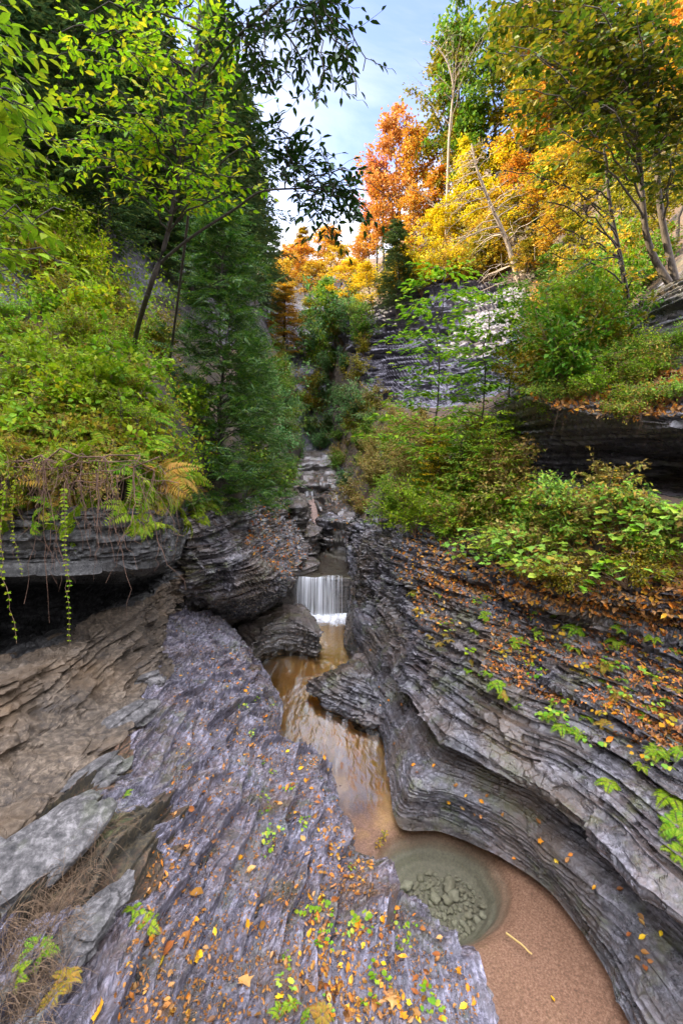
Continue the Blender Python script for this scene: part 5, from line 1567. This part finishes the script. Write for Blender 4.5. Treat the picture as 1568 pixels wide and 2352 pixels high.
# plants on the foreground rock
put_list(FRN, [(665, 2310), (640, 2330), (90, 2180), (310, 2090), (285, 1830), (120, 2290), (20, 1960), (330, 2120), (40, 2240), (700, 2340), (740, 2330), (150, 2250)],
         ["large yellow green fern near the front of the foreground rock", "fern beside the large one on the foreground rock", "fern in the dry grass at the rock's outer edge", "small fern in a mossy hollow of the rock", "fern under the grey alcove ledge",
          "fern by the dry grass in front", "fern tuft on the grey alcove ledge", "second small fern in the mossy hollow", "fern among dead stems in front", "rust tinged fern at the front of the rock", "fern at the edge beside the rust tinged one", "low fern at the foot of the dry grass"],
         "ferns on the foreground rock", [LM['fern'], LM['fernold'], LM['fern']], .13, .24, rs, tilt=.7)
put_list(LOW[2:], poly_spots(rs, [(560, 1500), (640, 1620), (740, 1800), (830, 2000), (1000, 2200), (1060, 2350), (640, 2350), (620, 2100), (560, 1850), (480, 1600)], 30), "small green plant rooted in the wet foreground rock", "small plants on the foreground rock", [LM['bright'], LM['fern'], LM['pale']], .18, .42, rs, ['rock_slope'], tilt=.6)
put_list(HRB[2:], [(880, 1930), (870, 1950)], ["dried flower stalk overhanging the pool", "second dried stalk at the pool's edge"], "dry stalks by the pool", [LM['fernold']], .4, .5, rs)
# ================================================================== fallen leaves
re_ = np.random.default_rng(123)
RAMP = [(420, 1410), (560, 1490), (650, 1640), (770, 1750), (800, 1880), (880, 2030), (1080, 2220), (1110, 2352), (250, 2352), (330, 2050), (400, 1750), (390, 1500)]
RAMPR = [(480, 1430), (560, 1490), (650, 1640), (770, 1750), (800, 1880), (880, 2030), (1080, 2220), (1110, 2352), (760, 2352), (700, 2050), (560, 1750), (480, 1550)]
WALLB = [(900, 1290), (1000, 1310), (1568, 1430), (1568, 1720), (1400, 1700), (1150, 1560), (960, 1450)]
LOWW = [(800, 1450), (860, 1500), (1000, 1750), (1200, 1850), (1400, 2000), (1568, 2200), (1500, 2300), (1250, 1960), (1000, 1830), (880, 1700), (780, 1600)]
LEAFV = {}
for sh in ('curl', 'oval', 'lobed'):
    for j in range(2):
        V, F = leafset(np.zeros((1, 3)), np.array([[1., 0, 0]]), np.array([[0, 0, 1.]]), 1.0, .62 if sh != 'lobed' else .8, sh)
        V = V - np.array([.5, 0, 0])
        V[:, 2] += re_.uniform(0, .12) * V[:, 0] ** 2 + re_.uniform(-.05, .1) * V[:, 1]
        st = np.array([[-.5, 0, 0], [-.62, .01, .03], [-.78, .03, .05]])
        b = Bag()
        b.add(V, F)
        b.tube(st, .012, .007, 4)
        LEAFV[(sh, j)] = b.mesh("fallen_leaf")
lm_names = {'fallo': 'orange', 'fally': 'yellow', 'fallb': 'brown', 'fallp': 'pinkish tan'}


def align(n, d):
    z = Vector(n).normalized()
    x = (Vector(d) - z * Vector(d).dot(z)).normalized()
    y = z.cross(x)
    from mathutils import Matrix
    return Matrix((x, y, z)).transposed().to_euler()


protos = {}


def fallen(h, s, mk, lab, grp):
    k = (('curl', 'oval', 'lobed')[re_.choice(3, p=[.5, .3, .2])], int(re_.integers(2)))
    if (k, mk) not in protos:
        o = new_obj("fallen_leaf", LEAFV[k].copy(), LM[mk])
        protos[(k, mk)] = o
    else:
        o = protos[(k, mk)].copy()
        COL.objects.link(o)
    n = h[1] + re_.normal(0, .25, 3)
    o.location = h[0] + h[1] * (.012 + .02 * s)
    o.rotation_euler = align(n, re_.normal(0, 1, 3))
    o.scale = (s,) * 3
    tag(o, lab, "leaf", grp)


cnt = 0
for px, py, s, mk, lab in [(452, 2205, .085, 'fally', "round bright yellow leaf lying flat on the wet foreground rock"), (455, 2060, .12, 'fallb', "large curled brown leaf on the foreground rock"), (490, 1928, .07, 'fallp', "pale salmon leaf on the foreground rock"),
                           (1268, 2297, .06, 'fally', "single yellow leaf lying on the sandy pool bottom"), (228, 2330, .11, 'fallo', "long orange leaf at the very front of the foreground rock"), (425, 2165, .12, 'fallb', "torn yellow brown leaf beside the round yellow one"),
                           (385, 2185, .10, 'fallb', "ribbed dull brown leaf left of the round yellow one"), (1180, 1972, .06, 'fallo', "orange leaf at the water's edge beside the pothole"), (1365, 2040, .06, 'fallo', "orange leaf on the smooth shelf above the pool"),
                           (560, 2125, .09, 'fallo', "folded orange leaf on the lower part of the rock"), (565, 2260, .10, 'fallp', "pinkish folded leaf by the lower fern"), (1400, 1700, .10, 'fallo', "large orange leaf topmost on the leafy wall ledge")]:
    h = seen(px, py)
    if h:
        fallen(h, s, mk, lab, "noted single leaves")
        cnt += 1
plan = [(RAMPR, 120, "on the water side of the foreground rock", .04, .07), (RAMP, 50, "on the wet foreground rock", .045, .08), (WALLB, 60, "on a ledge of the layered wall", .06, .10), (LOWW, 40, "on the smooth shelf above the pool", .05, .08)]
for pg, n, where, s0, s1 in plan:
    for px, py in poly_spots(re_, pg, n):
        h = seen(px, py)
        if h is None or h[1][2] < .25 or cnt >= 298:
            continue
        mk = ['fallo', 'fally', 'fallb', 'fallp'][re_.choice(4, p=[.26, .07, .47, .20])]
        fallen(h, re_.uniform(s0, s1), mk, "%s fallen leaf lying %s" % (lm_names[mk], where), "%s leaves fallen %s" % (lm_names[mk], where))
        cnt += 1


def litter(name, spots, s0, s1, zmin, mat, shape='curl', lift=(.004, .02), lab=None, keep=None, upr=.35, clump=0):
    P, N, S = [], [], []
    for px, py in spots:
        h = seen(px, py)
        if h is None or (clump and vn(h[0][None] * np.array([1, 1, 2.5]), clump, 77)[0] + re_.normal(0, .25) < (-.05 if keep else -.12)):
            continue
        if h[1][2] < zmin or (keep and not any(k in h[2] for k in keep)):
            continue
        d = np.linalg.norm(h[0] - np.array([0, 0, CAMZ]))
        P.append(h[0] + h[1] * re_.uniform(*lift))
        N.append(h[1] + re_.normal(0, upr, 3))
        S.append(re_.uniform(s0, s1))
    S = np.array(S)
    V, F = leafset(P, re_.normal(0, 1, (len(P), 3)), N, S, S * .65, shape)
    o = new_obj(name, mesh_np(name, V, F), mat)
    o['kind'] = 'stuff'
    if lab:
        o['label'] = lab
    return o


litter("leaf_litter", poly_spots(re_, RAMPR, 2300) + poly_spots(re_, RAMP, 900), .022, .048, .2, LM['litter'], clump=1.5, lab="small fallen leaves scattered over the foreground rock", keep=['rock_slope'])
litter("leaf_litter", poly_spots(re_, WALLB, 9000), .03, .07, .66, LM['litter'], clump=1.6, lab="fallen leaves gathered on the ledges of the layered wall", keep=['gorge_wall'])
litter("leaf_litter", poly_spots(re_, [(900, 1250), (1050, 1180), (1300, 1130), (1568, 1170), (1568, 1440), (1250, 1400), (900, 1330)], 6000), .05, .095, .1, LM['litter'], lab="fallen leaves covering the slope above the layered wall")
litter("leaf_litter", poly_spots(re_, [(640, 1050), (780, 1050), (800, 1240), (730, 1300), (660, 1200)], 700), .05, .09, .4, LM['litter'], lab="fallen leaves on the upper stream ledges", keep=['stream_ledges', 'rock_platform'])
litter("leaf_litter", poly_spots(re_, [(590, 1150), (700, 1160), (740, 1240), (720, 1310), (650, 1330), (560, 1250)], 900), .05, .08, .15, LM['litter'], lab="fallen leaves on the rock steps beside the fall")
litter("leaf_litter", poly_spots(re_, [(1180, 920), (1300, 890), (1500, 850), (1568, 850), (1568, 960), (1300, 960)], 1500), .06, .11, .0, LM['litter'], lab="brown leaves lying on the ledge over the recess")
litter("ground_cover", poly_spots(re_, [(0, 520), (200, 580), (340, 740), (450, 900), (490, 1060), (420, 1100), (250, 1010), (0, 1010)], 11000), .025, .085, -.5, LM['cover'], 'diamond', (.0, .22), clump=2.2, lab="small yellow green plants and moss covering the left bank", upr=.6)
litter("ground_cover", poly_spots(re_, [(0, 930), (250, 950), (450, 1040), (480, 1130), (350, 1090), (0, 1080)], 4500), .03, .07, -.9, LM['cover'], 'diamond', (.0, .10), "moss and withered leaves along the edge of the left bank", upr=.7)
litter("ground_cover", poly_spots(re_, THK + [], 4500), .05, .09, -.5, LM['thicket'], 'diamond', (.0, .35), "low growth filling the thicket beside the stream", upr=.6)
litter("ground_cover", poly_spots(re_, [(1180, 860), (1240, 740), (1440, 690), (1420, 780), (1400, 880), (1190, 915)], 4000), .05, .09, -.5, LM['thicket'], 'diamond', (.0, .35), "low growth covering the ledge over the recess", upr=.6)
litter("ground_cover", poly_spots(re_, [(0, 150), (100, 200), (230, 430), (420, 700), (330, 740), (0, 560)], 4500), .05, .12, -.5, LM['bright'], 'diamond', (.0, .5), "bright leafy growth climbing the upper left bank", upr=.6)

GRASSY = bark_mat("dead_grass", (.045, .028, .016), (.19, .12, .065))
litter("leaf_crumbs", poly_spots(re_, RAMP, 3500), .010, .028, .1, LM['fallb'], lab="dark crumbs of old leaves caught in the cracks of the foreground rock", keep=['rock_slope'])
litter("ground_cover", poly_spots(re_, [(0, 520), (200, 580), (340, 740), (450, 900), (490, 1060), (420, 1100), (250, 1010), (0, 1010)], 4500), .05, .10, -.5, LM['bright'], 'oval', (.02, .3), clump=1.7, lab="green leafy growth scattered through the left bank", upr=.5)
# dry grass and stems in the outer corner of the foreground rock
b = Bag()
for px, py in poly_spots(re_, [(0, 2120), (90, 2040), (180, 1980), (250, 1880), (290, 1800), (270, 1900), (200, 2060), (150, 2230), (100, 2352), (0, 2352)], 1100):
    h = seen(px, py)
    if h is None:
        continue
    d = nrm(h[1] * .5 + re_.normal(0, .6, 3) + np.array([.1, -.2, -.15]))
    l = re_.uniform(.06, .22)
    p = curve(h[0], h[0] + d * l, .2 * l, 5)
    b.tube(p, .0013, .0006, 3)
o = new_obj("dry_grass", b.mesh("dry_grass"), GRASSY)
o['kind'] = 'stuff'
o['label'] = "dry brown grass and pine needles matted on the foreground rock"
b = Bag()
for px, py in poly_spots(re_, [(0, 950), (250, 960), (450, 1060), (480, 1150), (330, 1100), (0, 1090)], 700):
    h = seen(px, py)
    if h is None:
        continue
    d = nrm(np.array([re_.normal(0, .5), -.5, re_.normal(-.7, .4)]))
    l = .08 + .6 * re_.uniform(0, 1) ** 3
    b.tube(curve(h[0], h[0] + d * l, .15 * l, 6, .01, re_), .0022, .0009, 3)
o = new_obj("dry_grass", b.mesh("dry_grass"), GRASSY)
o['kind'] = 'stuff'
o['label'] = "withered grass and rootlets drooping from the left bank"

# ================================================================== pothole stones
m, nt = mat_new("pebble")
T = NT(nt)
tc = T.n('ShaderNodeTexCoord').outputs['Object']
oi = T.n('ShaderNodeObjectInfo').outputs['Random']
c = T.mix(T.noise(tc, 2.5, 5, .7), (.09, .095, .07), (.28, .285, .21))
c = T.mix(oi, c, (.10, .095, .065), 'MIX')
b_ = T.n('ShaderNodeBsdfPrincipled', {'Base Color': T.mix(.25, c, (.22, .21, .15)), 'Roughness': .6,
                                     'Normal': T.n('ShaderNodeBump', {'Strength': .5, 'Distance': .05, 'Height': T.noise(tc, 6, 5, .7)}).outputs[0]})
T.out(b_.outputs[0])
M_peb = m


def stone_mesh(seed, sub=3, jag=.25, flat=.65, fr=1.3):
    import bmesh
    bm = bmesh.new()
    bmesh.ops.create_icosphere(bm, subdivisions=sub, radius=1)
    me = bpy.data.meshes.new("stone")
    bm.to_mesh(me)
    bm.free()
    V = np.zeros(len(me.vertices) * 3, np.float32)
    me.vertices.foreach_get("co", V)
    V = V.reshape(-1, 3).astype(float)
    c, bb = cells(V + seed * 7.3, 1.1, seed)
    V = V * (1 + jag * (c - .5) + .2 * fbm(V, fr, 3, seed) + .04 * fbm(V, 5, 2, seed))[:, None]
    V *= np.array([1, .8, flat])
    me.vertices.foreach_set("co", V.astype(np.float32).ravel())
    me.update()
    me.polygons.foreach_set("use_smooth", np.ones(len(me.polygons), bool))
    return me


ST = [stone_mesh(i + 1, 3, .55, .6) for i in range(5)]
stp = {}
cx, cy = hole[0] + .02, hole[1] - .02
pts = []
tries = 0
while len(pts) < 150 and tries < 9000:
    tries += 1
    a, q = re_.uniform(0, 6.28), math.sqrt(re_.uniform(0, 1))
    x, y = cx + .50 * q * math.cos(a), cy + .42 * q * math.sin(a)
    s = re_.choice([.018, .03, .045, .075], p=[.3, .35, .22, .13]) * re_.uniform(.85, 1.15)
    if all((x - p[0]) ** 2 + (y - p[1]) ** 2 > (.78 * (s + p[2])) ** 2 for p in pts):
        pts.append((x, y, s))
for i, (x, y, s) in enumerate(pts):
    h = ground(x, y, -.01)
    k = i % 5
    if k not in stp:
        o = stp[k] = new_obj("stone", ST[k], M_peb)
    else:
        o = stp[k].copy()
        COL.objects.link(o)
    o.location = h[0] + np.array([0, 0, s * .45])
    o.rotation_euler = (re_.normal(0, .2), re_.normal(0, .2), re_.uniform(0, 6.28))
    o.scale = (s * 1.1,) * 3
    tag(o, "rounded grey green stone lying at the bottom of the water filled pothole", "stone", "stones in the pothole")

# ================================================================== stick under water, logs
b = Bag()
p0, p1 = W(1162, 2132, 0.0), W(1222, 2180, 0.0)
p0[2] = p1[2] = -.06
b.tube(curve(p0, p1, .01, 8, .004, re_), .011, .008, 7)
m, nt = mat_new("pale_stick")
T = NT(nt)
T.out(T.n('ShaderNodeBsdfPrincipled', {'Base Color': T.mix(T.noise(T.n('ShaderNodeTexCoord').outputs['Object'], 20), (.45, .32, .10), (.62, .48, .20)), 'Roughness': .6}).outputs[0])
o = new_obj("stick", b.mesh("stick", True), m)
tag(o, "short pale yellow stick lying on the sandy pool bottom", "stick")
M_log = bark_mat("weathered_log", (.085, .055, .042), (.29, .20, .16), .8)
b = Bag()
lp = poly([W(718, 1236, -18.3), W(722, 1200, -18.9), W(716, 1168, -19.6), W(712, 1158, -20)], 14)
b.tube(lp, .20 + .015 * np.sin(np.arange(14)), 0, 12)
n0 = len(lp)
for end in (lp[0], lp[-1]):
    an = np.linspace(0, 2 * PI, 12, endpoint=False)
t = thing("fallen_log", "weathered brown log standing steeply between the upper rock steps", "log", lp[0])
me = b.mesh("log_stem", True)
me.transform(__import__('mathutils').Matrix.Translation(-Vector(lp[0])))
new_obj("log_stem", me, M_log, t)
b = Bag()
b.tube(poly([W(693, 1158, -19.7), W(705, 1163, -19.8), W(722, 1160, -20)], 6), .14, .12, 9)
b.tube(poly([W(716, 1166, -19.7), W(719, 1150, -19.9), W(717, 1146, -20)], 5), .09, .03, 7)
me = b.mesh("broken_branch", True)
me.transform(__import__('mathutils').Matrix.Translation(-Vector(lp[0])))
new_obj("broken_branch", me, M_log, t)

# ================================================================== ledges in the stream
def ledge(name, plan_, ztop, zbot, mat, dome=.08, nr=60, na=420, amp=.05, inset=.10):
    pl = np.array(plan_, float)
    c = pl.mean(0)
    loop = np.concatenate([pl, pl[:1]])
    P2 = cr(np.concatenate([loop[-2:-1], loop, loop[1:2]])[:, None, :], np.linspace(1, len(loop), na, endpoint=False), 0)[:, 0]
    rows = []
    nt_ = nr // 2
    for i in range(nt_):
        f = (i + .02) / (nt_ - 1)
        q = c + (P2 - c) * f
        rows.append(np.column_stack([q, np.full(na, ztop + dome * (1 - f ** 2))]))
    for i in range(1, nr - nt_):
        f = i / (nr - nt_ - 1)
        q = c + (P2 - c) * (1 - inset * math.sin(f * 2.4) ** 2)
        rows.append(np.column_stack([q, np.full(na, ztop + (zbot - ztop) * f)]))
    G = np.array(rows)
    du, dv = np.gradient(G, axis=0), (np.roll(G, -1, 1) - np.roll(G, 1, 1))
    N = np.cross(du, dv)
    N = nrm(N)
    flat = G.reshape(-1, 3)
    P = d_wall(amp, .8, .02)(flat, N.reshape(-1, 3), None, None)
    i = np.arange(nr * na).reshape(nr, na)
    j = np.roll(i, -1, 1)
    F = np.stack([i[:-1], i[1:], j[1:], j[:-1]], -1).reshape(-1, 4)
    o = struct(name, P, F, mat)
    return o


pl1 = [W(x, y, .62)[:2] for x, y in [(572, 1482), (600, 1462), (640, 1450), (690, 1450), (736, 1458), (728, 1425), (700, 1395), (655, 1385), (600, 1400), (540, 1440)]]
ledge("rock_platform", pl1, .60, -.1, M_step, .22, nr=90, na=520, amp=.08)
pl2 = [W(x, y, .22)[:2] for x, y in [(702, 1572), (735, 1600), (780, 1622), (850, 1652), (930, 1680), (950, 1600), (890, 1540), (830, 1500), (790, 1535), (745, 1555)]]
ledge("rock_platform", pl2, .20, -.15, M_wall, .42, nr=110, na=520, amp=.11, inset=.16)
pl3 = [W(x, y, 1.28)[:2] for x, y in [(662, 1325), (690, 1316), (715, 1306), (735, 1296), (715, 1282), (670, 1290), (630, 1310)]]
ledge("rock_platform", pl3, 1.32, 1.0, M_step, .10)

# ================================================================== waterfall: curved sheet torn into strands
x0, x1 = W(676, 1330, -13.1)[0], W(802, 1330, -13.1)[0]
nx, nz = 220, 60
gx = np.linspace(x0, x1, nx)
t = np.linspace(0, 1, nz)
V = np.zeros((nz, nx, 3))
for i, f in enumerate(t):
    y = 13.12 - .36 * min(1, f * 1.3) ** .6
    z = 1.225 - 1.09 * max(0, (f - .12) / .88) ** 1.35
    V[i, :, 0] = gx
    V[i, :, 1] = y
    V[i, :, 2] = z
Q = V.reshape(-1, 3).copy()
Q[:, 2] = 0
Q[:, 1] = 0
Q[:, 1] = Q[:, 1] + V.reshape(-1, 3)[:, 2] * .05
V = V.reshape(-1, 3)
lipn = vn(np.stack([V[:, 0], V[:, 0] * 0, V[:, 0] * 0], -1), 2.6, 203)
V[:, 2] += .05 * lipn * (1 - np.repeat(t, nx))
V[:, 1] -= .12 * lipn * np.repeat(t ** .5, nx)
V[:, 1] -= .06 * (vn(Q, 9, 201) + .6 * vn(Q, 24, 202)) * np.repeat(t, nx)
V[:, 1] -= .10 * np.repeat(t, nx) * np.cos((V[:, 0] - (x0 + x1) / 2) * 1.2)
i = np.arange(nz * nx).reshape(nz, nx)
F = np.stack([i[:-1, :-1], i[:-1, 1:], i[1:, 1:], i[1:, :-1]], -1).reshape(-1, 4)
m, nt = mat_new("falling_water")
T = NT(nt)
pos = T.n('ShaderNodeNewGeometry').outputs['Position']
n1 = T.noise(T.mapping(pos, (24, .6, .35)), 1.0, 4, .65, .9)
n2 = T.noise(T.mapping(pos, (2.6, .3, .2)), 1.0, 2, .5)
xx = T.n('ShaderNodeSeparateXYZ', {0: pos}).outputs['X']
thin = T.math('MULTIPLY', T.math('SUBTRACT', xx, x0 + (x1 - x0) * .55), .16, clamp=True)
a = T.ramp(T.math('SUBTRACT', T.math('ADD', T.math('MULTIPLY', n1, .62), T.math('MULTIPLY', n2, .62)), thin), [(.52, (.0, .0, .0)), (.74, (.92, .92, .92))])
df = T.n('ShaderNodeBsdfPrincipled', {'Base Color': (.92, .94, .97, 1), 'Roughness': .35})
tl = T.n('ShaderNodeBsdfTranslucent', {'Color': (.9, .93, .97, 1)})
mx0 = T.n('ShaderNodeMixShader', {0: .4, 1: df.outputs[0], 2: tl.outputs[0]})
tr = T.n('ShaderNodeBsdfTransparent')
mx = T.n('ShaderNodeMixShader', {0: a, 1: tr.outputs[0], 2: mx0.outputs[0]})
T.out(mx.outputs[0])
m_fall = m
struct("waterfall", V, F, m)
# white foam at its foot
P, F = sheet(x0 + .05, x1 + .05, 11.2, 12.85, lambda P: .018 * (P[:, 1] - 5.9) + .012, 120, 60)
P[:, 2] += (.10 * (.6 + .4 * vn(P, 9, 211))) * smooth(12.2, 12.7, P[:, 1] + .15 * vn(P, 3, 212)) * (1 - smooth(12.76, 12.84, P[:, 1]))
m, nt = mat_new("foam")
T = NT(nt)
pos = T.n('ShaderNodeNewGeometry').outputs['Position']
yy = T.n('ShaderNodeSeparateXYZ', {0: pos}).outputs['Y']
a = T.math('ADD', T.math('MULTIPLY', T.math('SUBTRACT', yy, 12.0), 1.4), T.math('MULTIPLY', T.math('SUBTRACT', T.noise(T.mapping(pos, (4, 2, 2)), 2.0, 5, .65), .5), 2.0), clamp=True)
df = T.n('ShaderNodeBsdfPrincipled', {'Base Color': (.93, .95, .97, 1), 'Roughness': .6})
tr = T.n('ShaderNodeBsdfTransparent')
mx = T.n('ShaderNodeMixShader', {0: a, 1: tr.outputs[0], 2: df.outputs[0]})
T.out(mx.outputs[0])
struct("foam", P, F, m)

# dark carved block above the upper pool, side ledges, second small fall
pl4 = [W(x, y, -18)[:2] + np.array([0, dy]) for x, y, dy in [(728, 1240, -.6), (760, 1250, -.9), (800, 1245, -.9), (840, 1235, .5), (820, 1220, 2.2), (760, 1210, 2.2), (732, 1222, .8)]]
ledge("rock_platform", pl4, 2.25, .9, M_wall, .12, amp=.10, inset=.22)
pl5 = [W(x, y, 1.9)[:2] for x, y in [(640, 1230), (690, 1236), (728, 1232), (735, 1215), (700, 1190), (650, 1180), (620, 1200)]]
ledge("rock_platform", pl5, 1.95, 1.0, M_step, .25, amp=.10, inset=.12)
pl6 = [W(x, y, 2.9)[:2] for x, y in [(660, 1170), (690, 1172), (706, 1164), (702, 1145), (670, 1135), (640, 1150)]]
ledge("rock_platform", pl6, 2.95, 1.8, M_step, .15, amp=.12)
P, F = sheet(0, 1, 0, 1, lambda P: 0 * P[:, 0], 40, 40)
u, v = P[:, 0].copy(), P[:, 1].copy()
a0 = W(712, 1128, -23.6)
P[:, 0] = a0[0] + (u - .5) * .55 + .05 * np.sin(v * 5)
P[:, 1] = a0[1] - .25 * v ** .6 - .05 * np.cos(u * 12)
P[:, 2] = a0[2] - 1.0 * v ** 1.3
struct("waterfall", P, F, m_fall)
# grey blocks along the outer edge of the foreground rock
M_block = rock_mat("grey_block", (.018, .017, .016), (.085, .078, .074), (.24, .225, .215), wet=.4, lay=.4, bump=.9, moss=.3)
for i, (px, py, s, sc, rz, lab) in enumerate([(35, 2000, .30, (1.5, .8, .55), .9, "large pale grey block at the outer edge under the alcove"), (205, 2130, .20, (.7, 1.5, .5), -.4, "long grey slab poking out of the dry grass"),
                                              (310, 1640, .20, (1.2, .8, .6), .6, "squarish grey block at the top of the rubble below the alcove"), (225, 1790, .18, (1.4, .8, .5), .8, "grey block in the rubble line beside the foreground rock"),
                                              (130, 1890, .20, (1.3, .9, .45), .7, "flat grey block between the alcove rubble and the dry grass"), (350, 1560, .16, (1.1, .8, .7), .2, "small dark block at the inner end of the rubble")]):
    h = seen(px, py)
    if h:
        o = new_obj("rock_block", stone_mesh(40 + i, 5, .75, .7, 1.0), M_block)
        o.location = h[0] - h[1] * s * .2
        o.rotation_euler = (.15, -.25, rz)
        o.scale = np.array(sc) * s
        o.data.polygons.foreach_set("use_smooth", np.zeros(len(o.data.polygons), bool))
        tag(o, lab, "rock", "grey blocks below the alcove")
